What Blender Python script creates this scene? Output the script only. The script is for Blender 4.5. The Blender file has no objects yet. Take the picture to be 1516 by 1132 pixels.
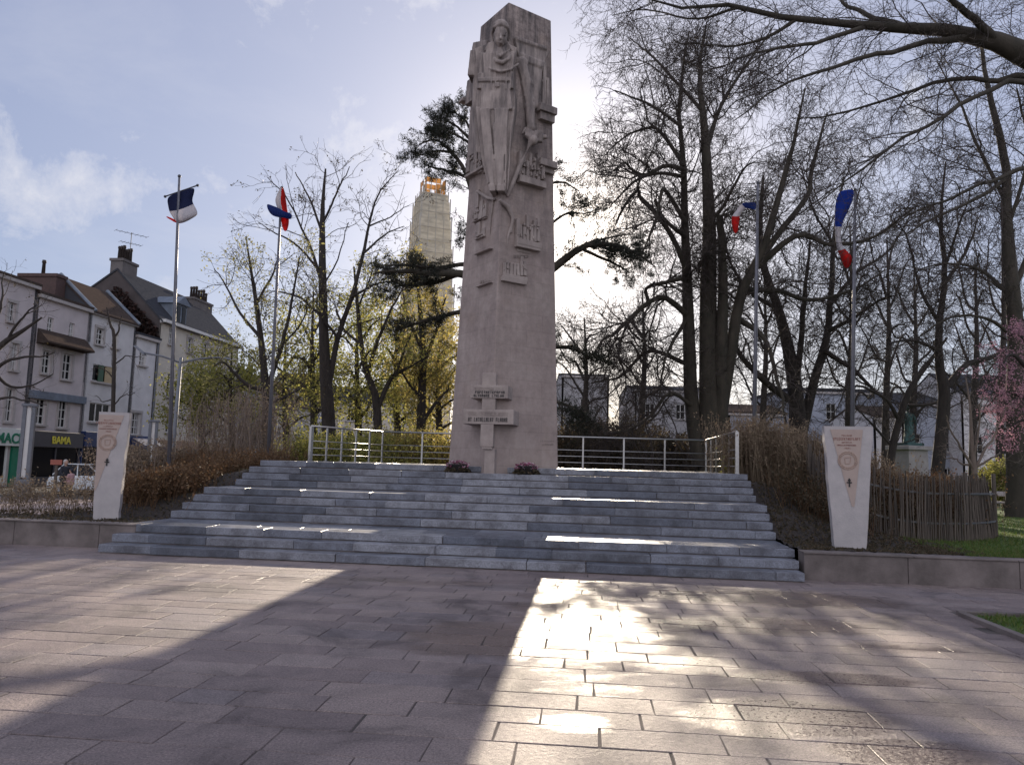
import bpy, bmesh, math, random
import numpy as np
from mathutils import Vector, Matrix
random.seed(7)
scn = bpy.context.scene
COL = scn.collection
# ------------------------------------------------------------------ camera maths
F = 1120.0; EYE = 1.76
_p = math.radians(6.06); _r = math.radians(1.63)
_R0 = np.array([1, 0, 0.]); FW = np.array([0, math.cos(_p), math.sin(_p)]); _U0 = np.array([0, -math.sin(_p), math.cos(_p)])
RT = math.cos(_r)*_R0 + math.sin(_r)*_U0
UP = math.cos(_r)*_U0 - math.sin(_r)*_R0
CAM = np.array([0, 0, EYE])
def ray(x, y): return (x-758)/F*RT + (566-y)/F*UP + FW
def P(x, y, d):
    v = ray(x, y); return v*d/v[1] + CAM
def G(x, y, z=0.0):
    v = ray(x, y); return v*((z-EYE)/v[2]) + CAM
ES = np.array([0.9954, -0.0958, 0]); ET = np.array([0.0958, 0.9954, 0]); O0 = np.array([0, 12.72, 0])
ROT_ST = math.atan2(-0.0958, 0.9954)
def ST(s, t, z=0.0): return O0 + ES*s + ET*t + np.array([0, 0, z])
def st_of(p):
    q = np.asarray(p)[:2]-O0[:2]; return float(q@ES[:2]), float(q@ET[:2])
SUN_EL = math.radians(17.69); SUN_AZ = math.radians(5.01)
SUN = Vector((math.cos(SUN_EL)*math.sin(SUN_AZ), math.cos(SUN_EL)*math.cos(SUN_AZ), math.sin(SUN_EL)))

# ------------------------------------------------------------------ materials
def _mat(name):
    m = bpy.data.materials.new(name); m.use_nodes = True
    nt = m.node_tree; b = nt.nodes['Principled BSDF']
    return m, nt, b
def N(nt, t, **kw):
    n = nt.nodes.new(t)
    for k, v in kw.items():
        if k.startswith('i_'): n.inputs[k[2:].replace('_', ' ')].default_value = v
        else: setattr(n, k, v)
    return n
def ramp(nt, stops, fac=None, interp='LINEAR'):
    n = nt.nodes.new('ShaderNodeValToRGB'); e = n.color_ramp.elements; n.color_ramp.interpolation = interp
    while len(e) > len(stops): e.remove(e[-1])
    while len(e) < len(stops): e.new(0.5)
    for q, (p, c) in zip(e, stops):
        q.position = p; q.color = (*c, 1) if len(c) == 3 else c
    if fac is not None: nt.links.new(fac, n.inputs[0])
    return n
def mixc(nt, a, b, fac, mode='MIX'):
    n = nt.nodes.new('ShaderNodeMix'); n.data_type = 'RGBA'; n.blend_type = mode
    for s, v in ((n.inputs[6], a), (n.inputs[7], b), (n.inputs[0], fac)):
        if hasattr(v, 'is_linked'): nt.links.new(v, s)
        elif isinstance(v, (int, float)): s.default_value = v
        else: s.default_value = (*v, 1) if len(v) == 3 else v
    return n.outputs[2]
def math_(nt, op, a, b=None, clamp=False):
    n = nt.nodes.new('ShaderNodeMath'); n.operation = op; n.use_clamp = clamp
    for s, v in zip(n.inputs, (a, b)):
        if v is None: continue
        if hasattr(v, 'is_linked'): nt.links.new(v, s)
        else: s.default_value = v
    return n.outputs[0]
def noise(nt, scale, detail=4, rough=.55, vec=None, dist=0.0):
    n = nt.nodes.new('ShaderNodeTexNoise'); n.inputs['Scale'].default_value = scale
    n.inputs['Detail'].default_value = detail; n.inputs['Roughness'].default_value = rough
    n.inputs['Distortion'].default_value = dist
    if vec is not None: nt.links.new(vec, n.inputs['Vector'])
    return n.outputs[0]
def coords(nt, which='Object', scale=None, rot=None):
    tc = nt.nodes.new('ShaderNodeTexCoord'); o = tc.outputs[which]
    if scale or rot:
        mp = nt.nodes.new('ShaderNodeMapping'); nt.links.new(o, mp.inputs[0])
        if scale: mp.inputs['Scale'].default_value = scale
        if rot: mp.inputs['Rotation'].default_value = rot
        o = mp.outputs[0]
    return o
def bump(nt, b, h, strength=.3, dist=.02):
    n = nt.nodes.new('ShaderNodeBump'); n.inputs['Strength'].default_value = strength; n.inputs['Distance'].default_value = dist
    nt.links.new(h, n.inputs['Height']); nt.links.new(n.outputs[0], b.inputs['Normal']); return n
def simple(name, c1, c2=None, scale=4, rough=.75, bmp=.0, metal=0, spec=.5, island=0.0, vscale=None, bscale=None):
    m, nt, b = _mat(name)
    b.inputs['Roughness'].default_value = rough; b.inputs['Metallic'].default_value = metal
    b.inputs['Specular IOR Level'].default_value = spec
    if c2 is None: c2 = tuple(x*.8 for x in c1)
    v = coords(nt, 'Object', vscale)
    nz = noise(nt, scale, 5, .6, v)
    r = ramp(nt, [(.3, c1), (.7, c2)], nz); col = r.outputs[0]
    if island:
        g = nt.nodes.new('ShaderNodeNewGeometry')
        h = ramp(nt, [(0, (1-island,)*3), (1, (1+island,)*3)], g.outputs['Random Per Island'])
        col = mixc(nt, col, h.outputs[0], 1.0, 'MULTIPLY')
    nt.links.new(col, b.inputs['Base Color'])
    if bmp:
        nb = noise(nt, bscale or scale*6, 5, .65, v); bump(nt, b, nb, bmp, .02)
    return m
def leafmat(name, cols, trans=.5, rough=.6):
    m, nt, b = _mat(name)
    g = nt.nodes.new('ShaderNodeNewGeometry')
    n = len(cols)
    r = ramp(nt, [(i/max(1, n-1), c) for i, c in enumerate(cols)], g.outputs['Random Per Island'])
    nt.links.new(r.outputs[0], b.inputs['Base Color']); b.inputs['Roughness'].default_value = rough
    b.inputs['Specular IOR Level'].default_value = .25
    tr = nt.nodes.new('ShaderNodeBsdfTranslucent'); nt.links.new(r.outputs[0], tr.inputs[0])
    mx = nt.nodes.new('ShaderNodeMixShader'); mx.inputs[0].default_value = trans
    nt.links.new(b.outputs[0], mx.inputs[1]); nt.links.new(tr.outputs[0], mx.inputs[2])
    nt.links.new(mx.outputs[0], nt.nodes['Material Output'].inputs[0])
    return m
M = {}
WET = [(862, 905, 1.1, 3.8, .75), (850, 1070, .34, .22, .85), (1170, 1062, 1.0, .55, 1.5), (1225, 1004, 1.0, .26, 1.5), (1130, 925, 1.6, .6, 1.2), (1140, 885, 2.2, .8, 1.3), (715, 945, .9, 1.0, 1.2), (1330, 1110, .7, .3, 1.2), (1010, 980, .7, .5, .7), (560, 860, 2.2, .5, .6), (1330, 960, .8, .3, .6)]
def build_materials():
    # plaza slabs: pale pinkish stone, wet in places
    m, nt, b = _mat('plaza_stone')
    v = coords(nt, 'Object')
    g = nt.nodes.new('ShaderNodeNewGeometry')
    base = ramp(nt, [(0, (.165, .132, .13)), (.35, (.20, .163, .158)), (.7, (.235, .192, .18)), (1, (.185, .158, .163))], g.outputs['Random Per Island']).outputs[0]
    grain = noise(nt, 60, 4, .85, v); col = mixc(nt, base, ramp(nt, [(.32, (.35,)*3), (.5, (1,)*3), (.68, (1.65,)*3)], grain).outputs[0], 1, 'MULTIPLY')
    st = noise(nt, .9, 8, .7, v, .6); col = mixc(nt, col, ramp(nt, [(.36, (.52, .50, .50)), (.47, (.9, .88, .87)), (.60, (1.14, 1.11, 1.08))], st).outputs[0], 1, 'MULTIPLY')
    pk = noise(nt, 14, 6, .8, v); pit = ramp(nt, [(.26, (1,)*3), (.34, (0,)*3)], pk).outputs[0]; col = mixc(nt, col, (.05, .042, .04), pit)
    sp = nt.nodes.new('ShaderNodeSeparateXYZ'); nt.links.new(v, sp.inputs[0]); wetv = None
    dn = math_(nt, 'MULTIPLY', math_(nt, 'SUBTRACT', noise(nt, 1.7, 9, .76, coords(nt, 'Object', (.75, 1.5, 1)), .3), .5), 2.8)
    for (px, py, rx, ry, am) in WET:
        c = G(px, py); dx = math_(nt, 'DIVIDE', math_(nt, 'SUBTRACT', sp.outputs[0], float(c[0])), rx); dy = math_(nt, 'DIVIDE', math_(nt, 'SUBTRACT', sp.outputs[1], float(c[1])), ry)
        q = math_(nt, 'SUBTRACT', 1.0, math_(nt, 'ADD', math_(nt, 'MULTIPLY', dx, dx), math_(nt, 'MULTIPLY', dy, dy))); q = math_(nt, 'MULTIPLY', math_(nt, 'MAXIMUM', q, -1.5), am); wetv = q if wetv is None else math_(nt, 'MAXIMUM', wetv, q)
    wet = ramp(nt, [(.38, (0,)*3), (.62, (1,)*3)], math_(nt, 'ADD', math_(nt, 'MULTIPLY', math_(nt, 'ADD', wetv, dn), .5), .3, True)).outputs[0]
    wet = mixc(nt, wet, ramp(nt, [(.38, (.3,)*3), (.56, (1,)*3)], noise(nt, 34, 5, .85, v)).outputs[0], 1, 'MULTIPLY')
    col = mixc(nt, col, mixc(nt, col, (.46, .385, .35), 1, 'MULTIPLY'), wet)
    nt.links.new(col, b.inputs['Base Color'])
    rg = ramp(nt, [(0, (.63,)*3), (1, (.28,)*3)], wet).outputs[0]
    nt.links.new(math_(nt, 'ADD', rg, math_(nt, 'MULTIPLY', math_(nt, 'SUBTRACT', noise(nt, 30, 4, .75, v), .5), .35)), b.inputs['Roughness'])
    b.inputs['Specular IOR Level'].default_value = .45
    h = math_(nt, 'ADD', math_(nt, 'MULTIPLY', grain, .55), math_(nt, 'ADD', math_(nt, 'MULTIPLY', noise(nt, 22, 5, .75, v), 1.0), math_(nt, 'MULTIPLY', noise(nt, 3, 3, .5, v), 1.2)))
    bn = bump(nt, b, math_(nt, 'SUBTRACT', h, math_(nt, 'MULTIPLY', pit, .8)), .75, .016); nt.links.new(math_(nt, 'SUBTRACT', .75, math_(nt, 'MULTIPLY', wet, .42)), bn.inputs['Strength']); M['plaza'] = m
    # granite steps
    m, nt, b = _mat('blue_granite')
    v = coords(nt, 'Object'); g = nt.nodes.new('ShaderNodeNewGeometry')
    base = ramp(nt, [(0, (.062, .070, .092)), (.25, (.125, .135, .165)), (.5, (.19, .20, .232)), (.75, (.085, .094, .118)), (1, (.25, .255, .28))], g.outputs['Random Per Island']).outputs[0]
    col = mixc(nt, base, ramp(nt, [(.32, (.5,)*3), (.68, (1.4,)*3)], noise(nt, 55, 3, .85, v)).outputs[0], 1, 'MULTIPLY')
    col = mixc(nt, col, ramp(nt, [(.36, (.52, .50, .50)), (.58, (1.12,)*3)], noise(nt, 2.4, 8, .72, v)).outputs[0], 1, 'MULTIPLY')
    nt.links.new(col, b.inputs['Base Color'])
    nt.links.new(ramp(nt, [(.35, (.27,)*3), (.65, (.46,)*3)], noise(nt, 2.2, 5, .6, v)).outputs[0], b.inputs['Roughness'])
    bump(nt, b, math_(nt, 'ADD', noise(nt, 90, 3, .7, v), noise(nt, 8, 4, .6, v)), .3, .008); M['granite'] = m
    # monument limestone with courses and dark weathering near the top
    m, nt, b = _mat('limestone')
    v = coords(nt, 'Object')
    col = ramp(nt, [(.3, (.29, .232, .208)), (.5, (.36, .292, .262)), (.72, (.42, .35, .312))], noise(nt, 1.3, 6, .65, v)).outputs[0]
    streak = noise(nt, 1.0, 6, .7, coords(nt, 'Object', (5, 5, .45)))
    sep = nt.nodes.new('ShaderNodeSeparateXYZ'); nt.links.new(v, sep.inputs[0])
    hz = ramp(nt, [(.0, (0.05,)*3), (.5, (.25,)*3), (.72, (.7,)*3), (.9, (1,)*3)], math_(nt, 'DIVIDE', sep.outputs[2], 12.2)).outputs[0]
    dirt = math_(nt, 'MULTIPLY', hz, ramp(nt, [(.40, (1,)*3), (.66, (0,)*3)], streak).outputs[0])
    col = mixc(nt, col, (.045, .041, .043), math_(nt, 'MULTIPLY', dirt, .8))
    mott = ramp(nt, [(.38, (.62,)*3), (.6, (1.12,)*3)], noise(nt, 7, 7, .75, v)).outputs[0]; col = mixc(nt, col, mixc(nt, col, mott, 1, 'MULTIPLY'), math_(nt, 'ADD', math_(nt, 'MULTIPLY', hz, .8), .2))
    warm = ramp(nt, [(.55, (0,)*3), (.72, (1,)*3)], noise(nt, .8, 4, .6, v)).outputs[0]
    col = mixc(nt, col, (.33, .25, .195), math_(nt, 'MULTIPLY', warm, .4))
    tc = nt.nodes.new('ShaderNodeTexCoord')
    br = N(nt, 'ShaderNodeTexBrick'); nt.links.new(tc.outputs['UV'], br.inputs['Vector'])
    br.inputs['Scale'].default_value = 1; br.inputs['Mortar Size'].default_value = .006; br.inputs['Brick Width'].default_value = .95; br.inputs['Row Height'].default_value = .42
    br.inputs['Color1'].default_value = (1, 1, 1, 1); br.inputs['Color2'].default_value = (.93, .93, .93, 1); br.inputs['Mortar'].default_value = (.8, .8, .8, 1)
    col = mixc(nt, col, br.outputs[0], 1, 'MULTIPLY')
    nt.links.new(col, b.inputs['Base Color']); b.inputs['Roughness'].default_value = .85; b.inputs['Specular IOR Level'].default_value = .3
    bump(nt, b, math_(nt, 'ADD', noise(nt, 30, 6, .7, v), math_(nt, 'MULTIPLY', noise(nt, 5, 4, .6, v), .8)), .35, .02); M['limestone'] = m
    M['relief'] = None
    # the same stone for carved pieces (no courses)
    m2, nt, b = _mat('carved_limestone'); v = coords(nt, 'Object')
    col = ramp(nt, [(.3, (.25, .208, .188)), (.5, (.335, .28, .252)), (.72, (.415, .352, .315))], noise(nt, 2.0, 6, .65, v)).outputs[0]
    geo = nt.nodes.new('ShaderNodeNewGeometry'); sp = nt.nodes.new('ShaderNodeSeparateXYZ'); nt.links.new(geo.outputs['Position'], sp.inputs[0])
    hz = ramp(nt, [(0, (0.05,)*3), (.62, (.3,)*3), (.84, (.9,)*3), (1, (1,)*3)], math_(nt, 'DIVIDE', sp.outputs[2], 13.5)).outputs[0]
    dirt = math_(nt, 'MULTIPLY', hz, ramp(nt, [(.38, (1,)*3), (.62, (0,)*3)], noise(nt, 1.6, 6, .7, coords(nt, 'Object', (3, 3, .5)))).outputs[0])
    col = mixc(nt, col, (.045, .041, .043), math_(nt, 'MULTIPLY', dirt, .8))
    nt.links.new(col, b.inputs['Base Color']); b.inputs['Roughness'].default_value = .88; b.inputs['Specular IOR Level'].default_value = .3
    bump(nt, b, noise(nt, 35, 6, .7, v), .35, .015); M['relief'] = m2
    M['white_stone'] = simple('white_stone', (.36, .335, .33), (.44, .405, .395), 5, .8, .35, bscale=40)
    M['cut_stone'] = simple('smooth_pink_stone', (.40, .315, .27), (.35, .275, .24), 6, .75, .1)
    M['engraved'] = simple('reddish_engraving', (.24, .09, .065), (.20, .075, .06), 6, .8)
    M['medal'] = simple('faint_medallion_stone', (.40, .29, .235), (.34, .25, .205), 40, .8, .4)
    M['black'] = simple('black_paint', (.012, .011, .012), (.02, .02, .02), 8, .5)
    M['wall_stone'] = simple('kerb_wall_stone', (.19, .158, .148), (.075, .062, .056), 2.2, .8, .35, island=.08, bscale=30)
    M['soil'] = simple('dark_mulch', (.014, .011, .010), (.05, .038, .030), 18, .95, .9, bscale=45)
    M['steel'] = simple('brushed_steel', (.48, .465, .44), (.38, .37, .355), 20, .34, .05, metal=1)
    M['zinc'] = simple('grey_painted_metal', (.17, .18, .20), (.13, .14, .16), 6, .6, .03, metal=.1, spec=.3)
    M['pole'] = simple('flagpole_metal', (.17, .17, .19), (.12, .12, .14), 3, .5, .02, metal=.2)
    M['pole_dark'] = simple('dark_pole_metal', (.035, .036, .045), (.05, .05, .06), 3, .4, .02)
    M['flag_blue'] = leafmat('flag_blue_cloth', [(.012, .03, .15), (.018, .04, .19)], .45, .8)
    M['flag_navy'] = leafmat('flag_navy_cloth', [(.006, .010, .045), (.010, .016, .06)], .3, .8)
    M['flag_ublue'] = leafmat('flag_bright_blue_cloth', [(.01, .04, .28), (.014, .05, .32)], .45, .8)
    M['flag_white'] = leafmat('flag_white_cloth', [(.55, .52, .54), (.5, .48, .5)], .35, .8)
    M['flag_red'] = leafmat('flag_red_cloth', [(.55, .02, .015), (.48, .02, .018)], .5, .8)
    M['bark'] = simple('dark_bark', (.022, .018, .016), (.045, .036, .03), 9, .95, .8, vscale=(1, 1, .25), bscale=40)
    M['bark_moss'] = simple('mossy_bark', (.032, .029, .021), (.062, .051, .038), 5, .95, .8, vscale=(1, 1, .3), bscale=40)
    M['twig'] = simple('twig_bark', (.033, .026, .022), (.058, .044, .037), 3, .9)
    M['twig_light'] = simple('pale_twig', (.20, .155, .125), (.13, .10, .08), 3, .9)
    M['leaf_yg'] = leafmat('young_yellow_green_leaves', [(.22, .23, .06), (.34, .33, .09), (.42, .38, .11), (.15, .17, .05)], .6)
    M['leaf_pale'] = leafmat('pale_sprouting_leaves', [(.26, .25, .09), (.33, .31, .12), (.18, .17, .07)], .55)
    M['leaf_gold'] = leafmat('golden_backlit_leaves', [(.42, .34, .10), (.34, .30, .08), (.48, .36, .12), (.22, .21, .06)], .62)
    M['needle'] = leafmat('cedar_needles', [(.014, .019, .014), (.024, .028, .018), (.03, .03, .022)], .15)
    M['leaf_brown'] = leafmat('dry_brown_leaves', [(.115, .068, .038), (.18, .098, .048), (.085, .055, .036), (.23, .15, .08)], .4)
    M['leaf_beige'] = leafmat('dry_beige_stems', [(.23, .17, .115), (.32, .25, .17), (.15, .10, .068)], .4)
    M['leaf_dark'] = leafmat('dull_dark_leaves', [(.06, .055, .035), (.10, .08, .05), (.12, .085, .055)], .45)
    M['ivy'] = leafmat('dark_ivy', [(.02, .014, .012), (.04, .022, .018), (.06, .03, .025)], .2)
    M['pink'] = leafmat('pink_blossom', [(.50, .27, .34), (.60, .36, .42), (.38, .18, .25)], .5)
    M['petal'] = leafmat('pink_and_white_petals', [(.62, .50, .55), (.5, .22, .32), (.25, .04, .09), (.68, .62, .62)], .4)
    M['grass'] = leafmat('grass_blades', [(.05, .105, .018), (.085, .15, .03), (.15, .19, .05), (.16, .14, .06)], .45)
    M['turf'] = simple('turf', (.045, .085, .016), (.08, .12, .026), 14, .95, .6)
    M['ground'] = simple('park_gravel_and_earth', (.16, .135, .115), (.09, .08, .065), .6, .9, .4, bscale=30)
    M['pavement'] = None
    m, nt, b = _mat('pale_paving'); v = coords(nt, 'Object')
    br = N(nt, 'ShaderNodeTexBrick'); nt.links.new(v, br.inputs['Vector']); br.inputs['Scale'].default_value = 1
    br.inputs['Brick Width'].default_value = .9; br.inputs['Row Height'].default_value = .45; br.inputs['Mortar Size'].default_value = .012
    br.inputs['Color1'].default_value = (.40, .31, .28, 1); br.inputs['Color2'].default_value = (.33, .26, .24, 1); br.inputs['Mortar'].default_value = (.15, .12, .11, 1)
    nt.links.new(mixc(nt, br.outputs[0], ramp(nt, [(.3, (.8,)*3), (.7, (1.1,)*3)], noise(nt, 2, 5, .6, v)).outputs[0], 1, 'MULTIPLY'), b.inputs['Base Color'])
    b.inputs['Roughness'].default_value = .6; M['pavement'] = m
    M['asphalt'] = simple('asphalt', (.05, .05, .053), (.065, .063, .062), 3, .85, .4, bscale=80)
    M['joint'] = simple('joint_sand', (.03, .026, .024), (.15, .125, .115), 1.3, .95, .4, bscale=40)
    def render_wall(key, c, dirt=.8): M[key] = simple(key, c, tuple(x*dirt for x in c), .9, .85, .2, bscale=12)
    render_wall('plaster_white', (.62, .60, .60)); render_wall('plaster_pink', (.56, .50, .50)); render_wall('plaster_cream', (.60, .55, .47))
    render_wall('plaster_pale', (.66, .64, .64)); render_wall('plaster_grey', (.36, .35, .36)); render_wall('plaster_hazed', (.36, .385, .45)); render_wall('gable_dark', (.075, .06, .058), .55)  # the apartment block's white plaster has the blue of distance haze mixed in
    render_wall('plaster_ochre', (.36, .24, .16)); render_wall('brickish', (.20, .13, .11)); render_wall('gable_slate', (.06, .062, .072), .7)
    M['slate'] = simple('slate_roof', (.04, .043, .052), (.065, .067, .075), 3, .9, .4, vscale=(1, 1, 3), bscale=25, spec=0)
    M['slate_light'] = simple('pale_zinc_roof', (.20, .23, .28), (.14, .16, .19), 2, .7, .1, spec=0)
    M['tile_brown'] = simple('brown_roof_tiles', (.085, .066, .056), (.055, .044, .04), 6, .9, .6, bscale=18, spec=0)
    M['chim'] = simple('grey_chimney_render', (.15, .135, .13), (.10, .09, .088), 2, .9, .3)
    M['chim_red'] = simple('red_brick_chimney', (.10, .06, .055), (.07, .045, .04), 6, .9, .3)
    M['pot'] = simple('terracotta_pot', (.045, .032, .03), (.03, .024, .022), 6, .85)
    M['frame'] = simple('white_window_frame', (.62, .61, .59), (.55, .54, .52), 3, .5)
    M['sill'] = simple('stone_sill', (.42, .39, .37), (.34, .31, .3), 3, .8)
    M['shutter'] = simple('green_shutter', (.03, .09, .05), (.025, .07, .04), 3, .6)
    M['blind'] = simple('yellowed_blind', (.45, .36, .22), (.38, .29, .17), 3, .8)
    m, nt, b = _mat('window_glass'); b.inputs['Base Color'].default_value = (.018, .018, .022, 1); b.inputs['Base Color'].default_value = (.008, .008, .010, 1); b.inputs['Roughness'].default_value = .12; b.inputs['Specular IOR Level'].default_value = .12; M['glass'] = m
    M['shop_dark'] = simple('charcoal_shopfront', (.045, .043, .055), (.035, .034, .043), 3, .5)
    M['shop_blue'] = simple('navy_shopfront', (.012, .03, .11), (.01, .024, .085), 3, .5)
    M['shop_white'] = simple('white_shopfront', (.62, .64, .62), (.55, .57, .56), 3, .4)
    M['green'] = simple('pharmacy_green', (.0, .16, .09), (.0, .13, .07), 3, .5)
    M['yellow'] = simple('yellow_letters', (.62, .55, .05), (.55, .48, .05), 3, .5)
    M['shop_int'] = simple('dim_shop_interior', (.02, .018, .016), (.04, .035, .03), 3, .8)
    M['scaf'] = None
    m, nt, b = _mat('scaffold_netting'); v = coords(nt, 'Object')
    wv = N(nt, 'ShaderNodeTexWave'); wv.bands_direction = 'Z'; wv.inputs['Scale'].default_value = .5; wv.inputs['Distortion'].default_value = 1.5; nt.links.new(v, wv.inputs['Vector'])
    col = mixc(nt, (.66, .62, .52), (.72, .68, .58), wv.outputs['Fac'])
    col = mixc(nt, col, ramp(nt, [(.35, (.75,)*3), (.65, (1.1,)*3)], noise(nt, .6, 6, .65, coords(nt, 'Object', (1, 1, 3)))).outputs[0], 1, 'MULTIPLY')
    nt.links.new(col, b.inputs['Base Color']); b.inputs['Roughness'].default_value = .9
    tr = nt.nodes.new('ShaderNodeBsdfTranslucent'); nt.links.new(col, tr.inputs[0]); mx = nt.nodes.new('ShaderNodeMixShader'); mx.inputs[0].default_value = .5
    nt.links.new(b.outputs[0], mx.inputs[1]); nt.links.new(tr.outputs[0], mx.inputs[2]); nt.links.new(mx.outputs[0], nt.nodes['Material Output'].inputs[0]); M['scaf'] = m
    M['scaf_top'] = leafmat('orange_netting', [(.62, .42, .20), (.55, .36, .17)], .7)
    M['scaf_pole'] = simple('scaffold_tube', (.50, .47, .40), (.40, .375, .32), 3, .7)
    M['bronze'] = simple('green_bronze', (.035, .095, .085), (.02, .05, .05), 6, .55, .3, metal=.3)
    M['pedestal'] = simple('pedestal_stone', (.30, .28, .27), (.22, .2, .2), 3, .85, .3)
    M['pale_wood'] = simple('grey_split_chestnut', (.062, .05, .042), (.11, .09, .072), 3, .9, .3, island=.4, vscale=(6, 6, .6))
    M['wire'] = simple('galvanised_wire', (.2, .2, .2), None, 3, .5, metal=.8)
    M['car_white'] = simple('silver_white_paint', (.55, .57, .58), (.50, .52, .54), 2, .25)
    M['van_white'] = simple('white_van_paint', (.66, .66, .66), (.6, .6, .6), 2, .3)
    M['car_red'] = simple('red_marking', (.4, .04, .03), None, 2, .4)
    M['tyre'] = simple('tyre_rubber', (.02, .02, .02), (.03, .03, .03), 5, .9)
    M['lamp_red'] = simple('red_lamp_plastic', (.3, .02, .02), None, 2, .3)
    M['rim'] = simple('alloy_rim', (.4, .4, .42), None, 3, .35, metal=.8)
    M['skin'] = simple('skin', (.38, .24, .18), (.34, .21, .16), 4, .6)
    M['hair'] = simple('grey_hair', (.42, .40, .38), (.32, .3, .28), 20, .8)
    M['cloth_dark'] = simple('dark_navy_coat', (.014, .016, .024), (.02, .022, .03), 6, .9)
    M['cloth_pink'] = simple('dusty_pink_jacket', (.42, .26, .27), (.36, .22, .23), 6, .9)
    M['cloth_grey'] = simple('dark_grey_trousers', (.03, .03, .034), None, 6, .9)
    M['planter'] = simple('dark_planter', (.02, .018, .018), (.03, .026, .024), 6, .7)
    M['rust'] = simple('rust_red_board', (.32, .10, .07), (.26, .085, .06), 5, .7)

# ------------------------------------------------------------------ object helpers
WLOC = {}
def wl(o): return WLOC.get(o.name, np.zeros(3)) if o is not None else np.zeros(3)
def thing(name, label, cat, loc=(0, 0, 0), group=None):
    o = bpy.data.objects.new(name, None); COL.objects.link(o); o.location = loc
    o.empty_display_size = .2
    WLOC[o.name] = np.array(loc, float); return tag(o, label, cat, group)
def tag(o, label, cat, group=None):
    o['label'] = label; o['category'] = cat
    if group: o['group'] = group
    return o
def struct(o, kind='structure'):
    o['kind'] = kind; return o
def link(name, me, mat, parent=None, loc=None):
    o = bpy.data.objects.new(name, me); COL.objects.link(o)
    if mat is not None:
        for q in (mat if isinstance(mat, (list, tuple)) else [mat]): me.materials.append(q)
    if parent is not None: o.parent = parent
    WLOC[o.name] = np.array(wl(parent))
    return o
def np_mesh(name, V, Q, smooth=False, T=None, mi=None):
    """V (n,3); Q (m,4) quads; T (k,3) triangles"""
    me = bpy.data.meshes.new(name); V = np.asarray(V, np.float32)
    Q = np.zeros((0, 4), np.int32) if Q is None else np.asarray(Q, np.int32)
    T = np.zeros((0, 3), np.int32) if T is None else np.asarray(T, np.int32)
    me.vertices.add(len(V)); me.vertices.foreach_set('co', V.ravel())
    nl = Q.size+T.size; me.loops.add(nl)
    me.loops.foreach_set('vertex_index', np.concatenate([Q.ravel(), T.ravel()]).astype(np.int32))
    npoly = len(Q)+len(T); me.polygons.add(npoly)
    st = np.concatenate([np.arange(len(Q))*4, Q.size+np.arange(len(T))*3]).astype(np.int32)
    me.polygons.foreach_set('loop_start', st)
    me.polygons.foreach_set('use_smooth', np.full(npoly, bool(smooth)))
    if mi is not None: me.polygons.foreach_set('material_index', np.asarray(mi, np.int32))
    me.update(calc_edges=True); me.validate(); return me
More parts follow.
